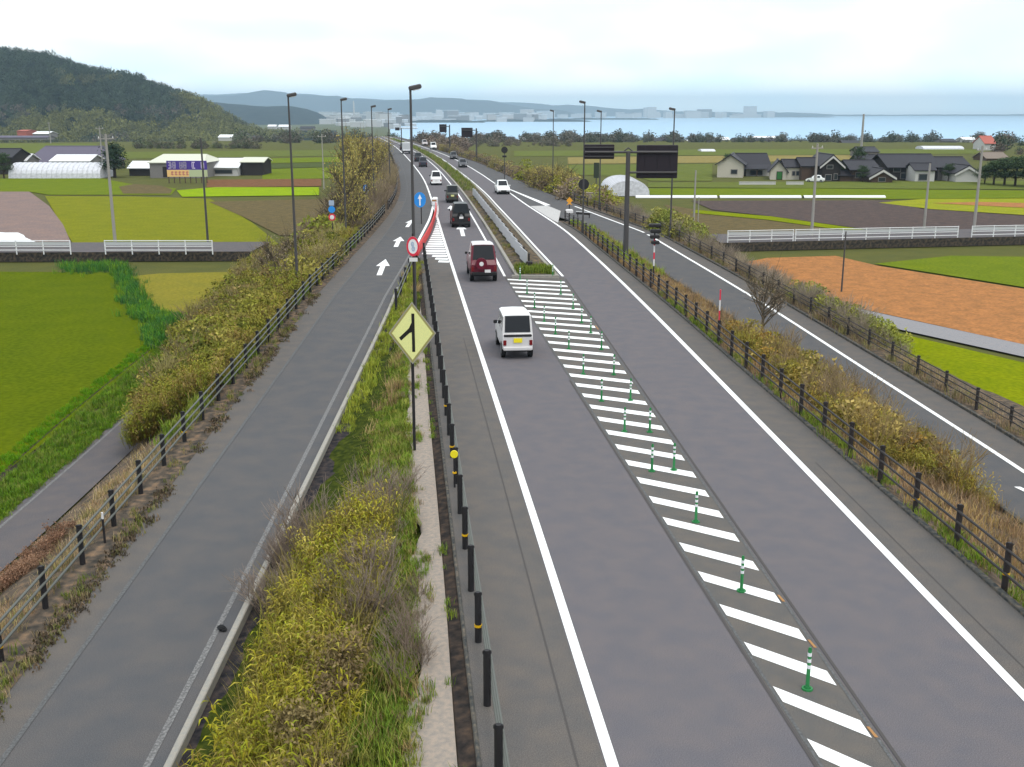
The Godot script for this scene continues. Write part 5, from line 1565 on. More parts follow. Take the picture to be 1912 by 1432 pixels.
	# cabinets
	for q in [[705, 372, 7.0, 15.0, "white roadside cabinet by the far ramp fence"], [1052, 363, 8.0, 13.0, "cream roadside cabinet by the far fence"], [1076, 372, 11.0, 15.0, "grey slanted stone block by the fork"], [1106, 378, 22.0, 17.0, "pale concrete block behind the fork"]]:
		p = at(q[0], q[1])
		mp = metres(p)
		s = base("roadside_cabinet" if q[0] != 1106 and q[0] != 1076 else "concrete_block", q[4], "cabinet" if q[0] != 1106 and q[0] != 1076 else "concrete block", p)
		g = Geo.new()
		g.bevel(Vector3(0, q[3] * mp * 0.5, 0), Vector3(q[2] * mp, q[3] * mp, 0.6), 0.04)
		part("body", g, M.plaster if q[0] < 1070 else M.concrete, s)
		g = Geo.new()
		g.bevel(Vector3(0, q[3] * mp + 0.04, 0), Vector3(q[2] * mp * 1.08, 0.08, 0.68), 0.02)
		part("lid", g, M.plaster if q[0] < 1070 else M.concrete, s)
	# fork marker of the oncoming lane
	p = at(1063, 399)
	mp = metres(p)
	s = base("fork_marker", "orange arrow marker on a striped cushion at the fork", "marker", p)
	g = Geo.new()
	g.bevel(Vector3(0, 0.22, 0), Vector3(0.75, 0.44, 0.7), 0.08)
	part("cushion", g, M.plate_white, s)
	g = Geo.new()
	g.tube(Vector3(0, 0.5, 0), Vector3(0, 0.9, 0), 0.05, 0.05, 8)
	part("stem", g, M.post, s)
	g = Geo.new()
	g.plate([Vector2(-0.32, -0.35), Vector2(-0.1, -0.1), Vector2(-0.32, 0.12), Vector2(0, 0.5), Vector2(0.32, 0.12), Vector2(0.1, -0.1), Vector2(0.32, -0.35), Vector2(0, -0.2)], Vector3(0, 1.2, 0), Vector3.RIGHT, Vector3.UP, Vector3.BACK, 0.06)
	part("arrow_board", g, mat(lin(0.75, 0.33, 0.03), 0.5), s)
	# barrier behind the fork, white top
	p = at(1082, 408)
	s = base("fork_barrier", "brown barrier with a white top rail behind the fork", "barrier", p)
	g = Geo.new()
	g.bevel(Vector3(0.4, 0.40, -0.8), Vector3(1.7, 0.2, 0.06), 0.02, Basis(Vector3.UP, -0.7))
	for tt in [-0.7, 0.7]:
		var lg := Geo.new()
		lg.bevel(Vector3(0.4, 0.2, -0.8) + Basis(Vector3.UP, -0.7) * Vector3(tt, 0, -0.07), Vector3(0.08, 0.56, 0.08), 0.015)
		part("post", lg, M.post, s)
	part("panel", g, M.brown, s)
	g = Geo.new()
	g.bevel(Vector3(0.4, 0.56, -0.8), Vector3(1.72, 0.05, 0.08), 0.012, Basis(Vector3.UP, -0.7))
	part("top_rail", g, M.white, s)

	# utility poles
	for q in [[216, 462, 250, 0.17, "grey concrete utility pole behind the white rail and olive field", 1], [389, 463, 258, 0.12, "slim dark pole beside the end of the white rail", 0], [1514, 456, 268, 0.16, "grey utility pole at the gap in the white rail", 1], [1724, 440, 305, 0.15, "grey utility pole behind the long white rail", 0], [1816, 450, 272, 0.17, "tall grey utility pole at the end of the long white rail", 1], [1571, 545, 432, 0.07, "thin rusty pole in the tan stubble", 0], [1295, 422, 318, 0.13, "grey pole behind the green bush at the outer fence", 0], [1303, 420, 368, 0.07, "short pale pole behind the green bush", 0], [605, 352, 250, 0.12, "grey utility pole behind the rape blossom", 1], [95, 268, 228, 0.14, "grey utility pole by the red roofed barn", 1], [194, 330, 236, 0.15, "grey utility pole beside the dark conical evergreen", 1], [1608, 276, 213, 0.3, "pale mast against the sea", 1]]:
		p = at(q[0], q[1], FIELD)
		if q[0] == 1514 or q[0] == 1724 or q[0] == 1816: p.y = FIELD
		s = base("utility_pole", q[4], "utility pole", p)
		H = high(p, q[2]) - p.y
		g = Geo.new()
		g.tube(Vector3(0, -0.2, 0), Vector3(0, H, 0), q[3] * (1.0 if q[1] > 300 else 1.6), q[3] * (0.65 if q[1] > 300 else 1.1), 10)
		part("shaft", g, M.lamp_steel if q[0] == 389 or q[0] == 1571 else M.pole_grey, s)
		if q[5] == 1:
			g = Geo.new()
			g.box(Vector3(0, H - 0.45, 0), Vector3(1.5, 0.1, 0.1), Basis(Vector3.UP, 0.5))
			var arm: Node = part("crossarm", g, M.pole_grey, s)
			for xx in [-0.65, 0.0, 0.65]:
				g = Geo.new()
				g.tube(Basis(Vector3.UP, 0.5) * Vector3(xx, 0, 0) + Vector3(0, H - 0.4, 0), Basis(Vector3.UP, 0.5) * Vector3(xx, 0, 0) + Vector3(0, H - 0.22, 0), 0.05, 0.035, 6)
				part("insulator", g, M.plate_white, arm)

# ---------------------------------------------------------------- vehicles
# wide, high, long in metres; the shape is a loft over stations (share of length from the tail, belt, top, share of width at the top)
var FORMS := {
	van = [[0.0, 0.50, 0.50, 0.95], [0.03, 0.56, 0.60, 0.95], [0.085, 0.58, 0.985, 0.90], [0.35, 0.58, 1.0, 0.90], [0.66, 0.58, 0.97, 0.87], [0.84, 0.56, 0.60, 0.86], [0.965, 0.46, 0.48, 0.86], [1.0, 0.36, 0.37, 0.80]],
	suv = [[0.0, 0.46, 0.46, 0.94], [0.04, 0.56, 0.58, 0.93], [0.12, 0.60, 0.97, 0.80], [0.30, 0.60, 1.0, 0.80], [0.56, 0.60, 0.97, 0.79], [0.69, 0.60, 0.62, 0.88], [0.95, 0.52, 0.53, 0.86], [1.0, 0.40, 0.41, 0.80]],
	jeep = [[0.0, 0.46, 0.46, 0.96], [0.03, 0.56, 0.57, 0.94], [0.05, 0.57, 0.98, 0.70], [0.30, 0.57, 1.0, 0.70], [0.55, 0.57, 0.98, 0.70], [0.62, 0.57, 0.60, 0.86], [0.96, 0.54, 0.55, 0.80], [1.0, 0.42, 0.43, 0.76]],
	hatch = [[0.0, 0.46, 0.46, 0.92], [0.05, 0.58, 0.60, 0.90], [0.19, 0.60, 0.95, 0.74], [0.38, 0.60, 1.0, 0.74], [0.56, 0.60, 0.96, 0.74], [0.73, 0.58, 0.60, 0.84], [0.95, 0.46, 0.47, 0.80], [1.0, 0.34, 0.35, 0.72]]}
func vehicle(called: String, label: String, category: String, p: Vector3, turn: float, form: String, wide: float, tall: float, long: float, paint: Color, opt := {}):
	var v := base(called, label, category, p, turn)
	var pm := mat(paint, 0.4)
	pm.clearcoat_enabled = true
	pm.clearcoat = 0.25
	pm.clearcoat_roughness = 0.1
	var top_m: StandardMaterial3D = pm
	if opt.has("roof"):
		top_m = mat(opt.roof, 0.3)
	var st: Array = FORMS[form]
	var body := Geo.new()
	var roof := Geo.new()
	var low: float = tall * opt.get("low", 0.135)
	var rings := []
	for s in st:
		var z: float = long * 0.5 - s[0] * long
		var w := wide * 0.5 * (0.95 if s[0] < 0.01 or s[0] > 0.99 else 1.0)
		var belt: float = tall * s[1]
		var top: float = tall * s[2]
		var wt: float = wide * 0.5 * s[3]
		rings.append([Vector3(w * 0.86, low, z), Vector3(w * 0.97, low + 0.06, z), Vector3(w, lerpf(low, belt, 0.5), z), Vector3(w * 0.975, belt, z), Vector3(wt, maxf(top - 0.05, belt), z), Vector3(wt - 0.09, top, z), Vector3(0, top + 0.015, z)])
	for i in rings.size() - 1:
		for j in 6:
			var g := roof if (j >= 4 and st[i][2] > 0.8 and st[i + 1][2] > 0.8) else body
			var a: Vector3 = rings[i][j]
			var b: Vector3 = rings[i][j + 1]
			var e: Vector3 = rings[i + 1][j + 1]
			var f: Vector3 = rings[i + 1][j]
			var out := Vector3((a.x + b.x) * 0.5, (a.y + b.y) * 0.5 - tall * 0.4, 0)
			if j >= 3 and absf(st[i][2] - st[i + 1][2]) > 0.2: out.z = 1.0 if st[i][2] < st[i + 1][2] else -1.0
			g.quad_o(a, b, e, f, out)
			var m := Vector3(-1, 1, 1)
			g.quad_o(a * m, b * m, e * m, f * m, out * m)
	for k in [0, rings.size() - 1]:
		var nz := Vector3.BACK if k == 0 else Vector3.FORWARD
		for j in 6:
			var m := Vector3(-1, 1, 1)
			body.quad_o(rings[k][j], rings[k][j + 1], rings[k][j + 1] * m, rings[k][j] * m, nz)
	for j in rings.size() - 1:
		var m := Vector3(-1, 1, 1)
		body.quad_o(rings[j][0], rings[j + 1][0], rings[j + 1][0] * m, rings[j][0] * m, Vector3.DOWN)
	part("body", body, pm, v)
	part("roof", roof, top_m, v)
	# panes set just outside the skin
	var pane := func(called2: String, a: Vector3, b: Vector3, e: Vector3, f: Vector3, out: Vector3, inset: float):
		var mid := (a + b + e + f) * 0.25
		var q := []
		for x in [a, b, e, f]: q.append(mid + (x - mid) * inset + out * 0.012)
		var g := Geo.new()
		g.quad_o(q[0], q[1], q[2], q[3], out)
		part(called2, g, M.glass, v)
	var mir := Vector3(-1, 1, 1)
	var first := 1
	var last := 0
	for i in st.size():
		if st[i][2] > 0.8: last = i
	var ro: Vector3 = (rings[first][6] - rings[first + 1][6]).cross(Vector3.RIGHT).normalized()
	if ro.z < 0: ro = -ro
	pane.call("rear_window", rings[first][5] + Vector3(0.05, 0, 0), (rings[first][5] + Vector3(0.05, 0, 0)) * mir, (rings[first + 1][5] + Vector3(0.05, 0, 0)) * mir, rings[first + 1][5] + Vector3(0.05, 0, 0), ro * 2.2, 0.93)
	var fo: Vector3 = (rings[last][6] - rings[last + 1][6]).cross(Vector3.RIGHT).normalized()
	if fo.z > 0: fo = -fo
	pane.call("windscreen", rings[last][5] + Vector3(0.05, 0, 0), (rings[last][5] + Vector3(0.05, 0, 0)) * mir, (rings[last + 1][5] + Vector3(0.05, 0, 0)) * mir, rings[last + 1][5] + Vector3(0.05, 0, 0), fo * 2.2, 0.9)
	for i in range(2, last):
		for sx in [1.0, -1.0]:
			var k := Vector3(sx, 1, 1)
			pane.call("side_window", rings[i][3] * k, rings[i][4] * k, rings[i + 1][4] * k, rings[i + 1][3] * k, Vector3(sx, 0.25, 0).normalized(), 0.84)
	# wheels
	var wr: float = tall * opt.get("wheel", 0.19)
	var wg := Geo.new()
	wg.tube(Vector3(-wide * 0.07, 0, 0), Vector3(wide * 0.07, 0, 0), wr, wr, 18)
	var tyre := wg.mesh()
	wg = Geo.new()
	wg.tube(Vector3(-wide * 0.074, 0, 0), Vector3(wide * 0.074, 0, 0), wr * 0.58, wr * 0.58, 14)
	var rim := wg.mesh()
	for q in [[1, 0.36], [-1, 0.36], [1, -0.33], [-1, -0.33]]:
		var wh := Node3D.new()
		wh.name = "wheel"
		v.add_child(wh, true)
		wh.position = Vector3(q[0] * wide * 0.435, wr, q[1] * long)
		obj("tyre", tyre, M.tyre, wh)
		obj("rim", rim, M.rim, wh)
	# bumpers, lights, plates, mirrors
	var g := Geo.new()
	g.bevel(Vector3(0, low + 0.10, long * 0.5 + 0.03), Vector3(wide * 0.94, tall * 0.085, 0.14), 0.03)
	part("rear_bumper", g, M.bumper if not opt.get("pale_bumper", false) else pm, v)
	g = Geo.new()
	g.bevel(Vector3(0, low + 0.08, -long * 0.5 - 0.03), Vector3(wide * 0.92, tall * 0.09, 0.14), 0.03)
	part("front_bumper", g, M.bumper if not opt.get("pale_bumper", false) else pm, v)
	g = Geo.new()
	g.box(Vector3(0, low - 0.02, 0), Vector3(wide * 0.8, 0.12, long * 0.9))
	part("underbody", g, M.bumper, v)
	for sx in [-1.0, 1.0]:
		g = Geo.new()
		g.bevel(Vector3(sx * wide * 0.42, lerpf(low, tall * st[0][1], 0.62), long * 0.5 + 0.012), Vector3(wide * 0.10, tall * 0.12, 0.05), 0.012)
		part("tail_light", g, M.lens_red, v)
		g = Geo.new()
		g.bevel(Vector3(sx * wide * 0.34, tall * 0.30, -long * 0.5 - 0.01), Vector3(wide * 0.2, tall * 0.07, 0.08), 0.015)
		part("headlight", g, M.lens_clear, v)
		g = Geo.new()
		g.bevel(Vector3(sx * (wide * 0.5 + 0.08), tall * 0.62, -long * 0.18), Vector3(0.17, 0.15, 0.10), 0.03)
		part("mirror", g, M.bumper if not opt.get("pale_mirror", false) else pm, v)
	if opt.has("plate"):
		g = Geo.new()
		g.bevel(Vector3(opt.get("plate_x", 0.0), tall * opt.get("plate_y", 0.34), long * 0.5 + 0.03 + opt.get("plate_z", 0.0)), Vector3(0.36, 0.19, 0.02), 0.005)
		part("number_plate", g, opt.plate, v)
	if opt.has("grille"):
		g = Geo.new()
		g.bevel(Vector3(0, tall * 0.27, -long * 0.5 - 0.02), Vector3(wide * 0.42, tall * 0.08, 0.05), 0.01)
		part("grille", g, M.bumper, v)
	if opt.has("spare"):
		g = Geo.new()
		g.tube(Vector3(opt.spare, tall * 0.50, long * 0.5), Vector3(opt.spare, tall * 0.50, long * 0.5 + 0.2), tall * 0.155, tall * 0.15, 18)
		var sp: Node = part("spare_wheel", g, pm if opt.has("spare_mat") else M.tyre, v)
		g = Geo.new()
		g.tube(Vector3(opt.spare, tall * 0.50, long * 0.5 + 0.2), Vector3(opt.spare, tall * 0.50, long * 0.5 + 0.22), tall * 0.06, tall * 0.055, 14)
		part("spare_cover", g, opt.get("spare_mat", M.rim), sp)
	if opt.has("ledge"):
		g = Geo.new()
		g.bevel(Vector3(0, tall * 0.545, long * 0.485), Vector3(wide * 0.9, tall * 0.05, 0.16), 0.02)
		part("tailgate_trim", g, M.bumper, v)
	return v

func heading(d: float, w: Way) -> float:
	return atan2(-(w.at(d + 4) - w.at(d - 4)), 8.0)

func make_traffic():
	var white := lin(0.80, 0.80, 0.80)
	var q := func(px: float, py: float, long: float) -> Vector3: return at(px, py) + Vector3(0, 0, -long * 0.5)
	var hd := 0.098
	# tail of each outbound vehicle stands at the given pixel
	vehicle("van", "small white van with a yellow number plate in the outbound lane", "van", q.call(966.0, 671.0, 3.7) + Vector3(-0.16, 0, 0), hd, "van", 1.30, 1.84, 3.7, lin(0.58, 0.56, 0.56), {low = 0.2, roof = lin(0.88, 0.88, 0.89), plate = M.yellow, plate_y = 0.44, ledge = true, wheel = 0.19, pale_bumper = true})
	vehicle("suv", "dark red off-roader with white roof and rear spare wheel", "SUV", q.call(903.0, 527.0, 4.6) + Vector3(-0.2, 0, 0), hd, "suv", 1.62, 2.28, 4.6, lin(0.115, 0.004, 0.018), {low = 0.19, roof = lin(0.62, 0.60, 0.61), plate = M.plate_white, plate_x = 0.22, plate_y = 0.30, plate_z = 0.06, spare = -0.16, spare_mat = M.plate_white, wheel = 0.175})
	vehicle("jeep", "black open style off-roader with spare wheel", "off-roader", q.call(861.0, 425.0, 4.4) + Vector3(-0.2, 0, 0), hd, "jeep", 1.66, 2.15, 4.4, lin(0.018, 0.016, 0.017), {plate = M.plate_white, plate_y = 0.42, plate_z = 0.24, spare = 0.0, wheel = 0.2})
	vehicle("van", "dark green small van ahead of the black off-roader", "van", q.call(842.0, 379.0, 3.8), 0.1, "van", 1.32, 1.95, 3.8, lin(0.055, 0.06, 0.048), {plate = M.sign_yellow, plate_y = 0.42})
	vehicle("car", "white hatchback with dark rear window ahead of the dark green van", "car", q.call(812.0, 346.0, 4.2), 0.105, "hatch", 1.52, 1.95, 4.2, white, {plate = M.plate_white, pale_bumper = true})
	vehicle("car", "dark blue car ahead of the white hatchback", "car", q.call(788.0, 312.0, 4.2), 0.115, "hatch", 1.5, 1.9, 4.2, lin(0.03, 0.032, 0.05), {})
	vehicle("car", "black car driving close before a dark blue car", "car", q.call(779.0, 302.0, 4.2), 0.12, "hatch", 1.5, 1.9, 4.2, lin(0.022, 0.022, 0.028), {})
	vehicle("car", "small black car near the far bend", "car", q.call(750.5, 280.0, 4.2), 0.13, "hatch", 1.5, 1.9, 4.2, lin(0.02, 0.02, 0.02), {})
	# oncoming
	vehicle("car", "white car coming on beside the median", "car", at(936, 363) + Vector3(0.1, 0, -2.1), PI + 0.1, "hatch", 1.62, 1.66, 4.3, white, {grille = true, pale_mirror = true})
	vehicle("car", "dark grey oncoming car following the white car by the median", "car", at(863, 313) + Vector3(0, 0, -2.1), PI + 0.11, "hatch", 1.5, 1.55, 4.2, lin(0.05, 0.05, 0.06), {grille = true})
	vehicle("car", "black oncoming car near the distant gantry", "car", at(846, 297.5) + Vector3(0, 0, -2.1), PI + 0.11, "hatch", 1.5, 1.6, 4.2, lin(0.035, 0.035, 0.04), {grille = true})
	vehicle("car", "white oncoming car in the far bend", "car", at(808, 279.5) + Vector3(0, 0, -2.1), PI + 0.15, "van", 1.6, 2.0, 4.2, white, {grille = true})
	vehicle("car", "silver oncoming car deepest in the far bend", "car", at(792, 272) + Vector3(0, 0, -2.1), PI + 0.16, "hatch", 1.6, 1.8, 4.2, lin(0.42, 0.38, 0.38), {grille = true})
	# box truck
	var p := at(759, 287.5)
	var t := base("box_truck", "pale grey box truck in the far merging lane", "truck", p, 0.12)
	var g := Geo.new()
	g.bevel(Vector3(0, 1.75, -2.6), Vector3(1.9, 1.9, 5.2), 0.06)
	part("box_body", g, M.galv, t)
	g = Geo.new()
	g.bevel(Vector3(0, 1.35, -6.2), Vector3(1.75, 1.7, 1.7), 0.12)
	var cab: Node = part("cab", g, M.white, t)
	g = Geo.new()
	g.bevel(Vector3(0, 1.65, -7.06), Vector3(1.5, 0.7, 0.02), 0.005)
	part("windscreen", g, M.glass, cab)
	g = Geo.new()
	g.bevel(Vector3(0, 0.62, -3.4), Vector3(1.5, 0.22, 6.6), 0.03)
	part("frame", g, M.bumper, t)
	g = Geo.new()
	g.bevel(Vector3(0, 0.95, 0.02), Vector3(1.8, 0.3, 0.05), 0.01)
	part("tail_board", g, M.white, t)
	for w in [[-0.8, -1.4], [0.8, -1.4], [-0.8, -6.0], [0.8, -6.0]]:
		g = Geo.new()
		g.tube(Vector3(w[0] - 0.14, 0.45, w[1]), Vector3(w[0] + 0.14, 0.45, w[1]), 0.45, 0.45, 14)
		var wh: Node = part("wheel", g, M.tyre, t)
		g = Geo.new()
		g.tube(Vector3(w[0] - 0.15, 0.45, w[1]), Vector3(w[0] + 0.15, 0.45, w[1]), 0.24, 0.24, 12)
		part("rim", g, M.rim, wh)

# ---------------------------------------------------------------- buildings
# from its pixel columns, base row, eave row and ridge row; ends = true shows the gable to the camera
func house(called: String, label: String, px0: float, px1: float, yb: float, ye: float, yr2: float, gable: bool, deep: float, wm: Material, rm: Material, opt := {}, group := ""):
	var p := at((px0 + px1) * 0.5, yb, opt.get("y", FIELD))
	var mp := metres(p)
	var w := (px1 - px0) * mp
	var he := high(p, ye) - p.y
	var hr := maxf(high(p, yr2) - p.y, he + 0.3)
	var t := base(called, label, opt.get("category", "house"), p, opt.get("turn", 0.0), group)
	var hw := w * 0.5
	var over: float = opt.get("over", 0.35)
	var wall := Geo.new()
	var roof := Geo.new()
	var z0 := 0.0
	var z1 := -deep
	if gable:
		for q in [[z0, Vector3.BACK], [z1, Vector3.FORWARD]]:
			wall.quad_o(Vector3(-hw, -0.3, q[0]), Vector3(hw, -0.3, q[0]), Vector3(hw, he, q[0]), Vector3(-hw, he, q[0]), q[1])
			wall.quad_o(Vector3(-hw, he, q[0]), Vector3(hw, he, q[0]), Vector3(0, hr - 0.08, q[0]), Vector3(0, hr - 0.08, q[0]), q[1])
		for sx in [-1.0, 1.0]:
			wall.quad_o(Vector3(sx * hw, -0.3, z0), Vector3(sx * hw, -0.3, z1), Vector3(sx * hw, he, z1), Vector3(sx * hw, he, z0), Vector3(sx, 0, 0))
			var sl := (hr - he) / hw
			var a := Vector3(0, hr, 0)
			var b := Vector3(sx * (hw + over), he - sl * over, 0)
			var n := Vector3(sx * (hr - he), hw, 0).normalized() * 0.16
			for k in [[Vector3.ZERO, -1.0], [n, 1.0]]:
				roof.quad_o(a + k[0] + Vector3(0, 0, z0 + over), b + k[0] + Vector3(0, 0, z0 + over), b + k[0] + Vector3(0, 0, z1 - over), a + k[0] + Vector3(0, 0, z1 - over), n * k[1])
			roof.quad_o(a + Vector3(0, 0, z0 + over), b + Vector3(0, 0, z0 + over), b + n + Vector3(0, 0, z0 + over), a + n + Vector3(0, 0, z0 + over), Vector3.BACK)
			roof.quad_o(b + Vector3(0, 0, z0 + over), b + Vector3(0, 0, z1 - over), b + n + Vector3(0, 0, z1 - over), b + n + Vector3(0, 0, z0 + over), Vector3(sx, 0, 0))
	else:
		var zm := (z0 + z1) * 0.5
		wall.quad_o(Vector3(-hw, -0.3, z0), Vector3(hw, -0.3, z0), Vector3(hw, he, z0), Vector3(-hw, he, z0), Vector3.BACK)
		wall.quad_o(Vector3(-hw, -0.3, z1), Vector3(hw, -0.3, z1), Vector3(hw, he, z1), Vector3(-hw, he, z1), Vector3.FORWARD)
		var hip: float = opt.get("hip", 0.0) * w
		for sx in [-1.0, 1.0]:
			wall.quad_o(Vector3(sx * hw, -0.3, z0), Vector3(sx * hw, -0.3, z1), Vector3(sx * hw, he, z1), Vector3(sx * hw, he, z0), Vector3(sx, 0, 0))
			if hip <= 0.0: wall.quad_o(Vector3(sx * hw, he, z0), Vector3(sx * hw, he, z1), Vector3(sx * hw, hr - 0.08, zm), Vector3(sx * hw, hr - 0.08, zm), Vector3(sx, 0, 0))
			else: roof.quad_o(Vector3(sx * (hw + over), he, z0 + over), Vector3(sx * (hw + over), he, z1 - over), Vector3(sx * (hw - hip), hr, zm), Vector3(sx * (hw - hip), hr, zm), Vector3(sx, 1, 0))
		for q in [[z0 + over, 1.0], [z1 - over, -1.0]]:
			var n := Vector3(0, deep * 0.5, (hr - he) * q[1]).normalized() * 0.16
			var e := he - (hr - he) / (deep * 0.5) * over
			var rw := hw + over if hip <= 0.0 else hw - hip
			for k in [[Vector3.ZERO, -1.0], [n, 1.0]]:
				roof.quad_o(Vector3(-hw - over, e, q[0]) + k[0], Vector3(hw + over, e, q[0]) + k[0], Vector3(rw, hr, zm) + k[0], Vector3(-rw, hr, zm) + k[0], n * k[1])
			roof.quad_o(Vector3(-hw - over, e, q[0]), Vector3(hw + over, e, q[0]), Vector3(hw + over, e, q[0]) + n, Vector3(-hw - over, e, q[0]) + n, Vector3(0, 0, q[1]))
			for sx in [-1.0, 1.0]:
				roof.quad_o(Vector3(sx * (hw + over), e, q[0]), Vector3(sx * rw, hr, zm), Vector3(sx * rw, hr, zm) + n, Vector3(sx * (hw + over), e, q[0]) + n, Vector3(sx, 0, 0))
	part("wall", wall, wm, t)
	var rp: Node = part("roof", roof, rm, t)
	if opt.get("ridge", true):
		var g := Geo.new()
		if gable: g.bevel(Vector3(0, hr + 0.12, (z0 + z1) * 0.5), Vector3(0.35, 0.3, deep + 2.0 * over), 0.06)
		else: g.bevel(Vector3(0, hr + 0.12, (z0 + z1) * 0.5), Vector3(w * (1.0 - 2.0 * opt.get("hip", 0.0)) + 2.0 * over * float(opt.get("hip", 0.0) <= 0.0), 0.3, 0.35), 0.06)
		part("ridge", g, rm, rp)
	if opt.has("fascia"):
		var g := Geo.new()
		for sx in [-1.0, 1.0]:
			var a := Vector3(0, hr - 0.05, over + 0.04)
			var b := Vector3(sx * (hw + over), he - (hr - he) / hw * over - 0.05, over + 0.04)
			g.quad_o(a, b, b - Vector3(0, 0.38, 0), a - Vector3(0, 0.45, 0), Vector3.BACK)
		part("fascia", g, opt.fascia, rp)
	# openings: [x share, y share of eave, width share, height share, material]
	for o in opt.get("open", []):
		var g := Geo.new()
		var c := Vector3(lerpf(-hw, hw, o[0]), he * o[1], 0.03)
		g.bevel(c, Vector3(w * o[2] + 0.24, he * o[3] + 0.24, 0.12), 0.02)
		var fr: Node = part("door" if o[4] == "door" else "window", g, M.wall_grey if o[4] == "window" else M.wall_dark, t)
		g = Geo.new()
		g.bevel(c + Vector3(0, 0, 0.06), Vector3(w * o[2], he * o[3], 0.05), 0.01)
		part("pane" if o[4] == "window" else "leaf", g, M.window if o[4] == "window" else (M.door_green if o[4] == "green" else M.wall_dark), fr)
	if opt.has("porch"):
		var g := Geo.new()
		var k: Array = opt.porch  # x0, x1 share, height share, depth
		var x0 := lerpf(-hw, hw, k[0])
		var x1 := lerpf(-hw, hw, k[1])
		g.quad_o(Vector3(x0, he * k[2] + 0.8, 0.02), Vector3(x1, he * k[2] + 0.8, 0.02), Vector3(x1, he * k[2], k[3]), Vector3(x0, he * k[2], k[3]), Vector3(0, 1, 1))
		g.quad_o(Vector3(x0, he * k[2] - 0.12, k[3]), Vector3(x1, he * k[2] - 0.12, k[3]), Vector3(x1, he * k[2], k[3]), Vector3(x0, he * k[2], k[3]), Vector3.BACK)
		part("porch_roof", g, opt.get("porch_m", rm), t)
		for x in [x0 + 0.2, (x0 + x1) * 0.5, x1 - 0.2]:
			g = Geo.new()
			g.box(Vector3(x, he * k[2] * 0.5, k[3] - 0.2), Vector3(0.16, he * k[2], 0.16))
			part("pillar", g, M.wall_brown, t)
	return t

func greenhouse(called: String, label: String, px0: float, px1: float, yb: float, yt: float, along: bool, deep: float, ribs: int):
	var p := at((px0 + px1) * 0.5, yb, FIELD)
	var mp := metres(p)
	var w := (px1 - px0) * mp
	var h := high(p, yt) - p.y
	var t := base(called, label, "greenhouse", p)
	var g := Geo.new()
	var rows := []
	var n := 14
	for k in 2:
		var row := []
		for i in n + 1:
			var a := PI * i / n
			var c := cos(a)
			var s := pow(sin(a), 0.75) if i > 0 and i < n else 0.0
			if along: row.append(Vector3(-w * 0.5 + w * k, h * s, -deep * 0.5 + deep * 0.5 * c))
			else: row.append(Vector3(w * 0.5 * c, h * s, -deep * k))
		rows.append(row)
	for i in n:
		var mid: Vector3 = (rows[0][i] + rows[0][i + 1]) * 0.5
		var ctr := Vector3(mid.x, 0, -deep * 0.5) if along else Vector3(0, 0, mid.z)
		g.quad_o(rows[0][i], rows[0][i + 1], rows[1][i + 1], rows[1][i], mid - ctr)
	part("cover", g, M.vinyl, t)
	g = Geo.new()
	for k in 2:
		for i in n:
			var b: Vector3 = rows[k][0]
			g.tri(Vector3((rows[k][0] + rows[k][n]) * 0.5), rows[k][i], rows[k][i + 1])
	part("end_wall", g, M.vinyl, t)
	for j in ribs:
		g = Geo.new()
		var f := (j + 0.5) / ribs
		for i in n:
			var a: Vector3 = rows[0][i].lerp(rows[1][i], f)
			var b: Vector3 = rows[0][i + 1].lerp(rows[1][i + 1], f)
			var o := Vector3(0, 0.03, 0.03) if along else Vector3(0, 0.03, 0)
			g.tube(a + o, b + o, 0.035, 0.035, 4, false)
		part("hoop", g, M.galv, t)

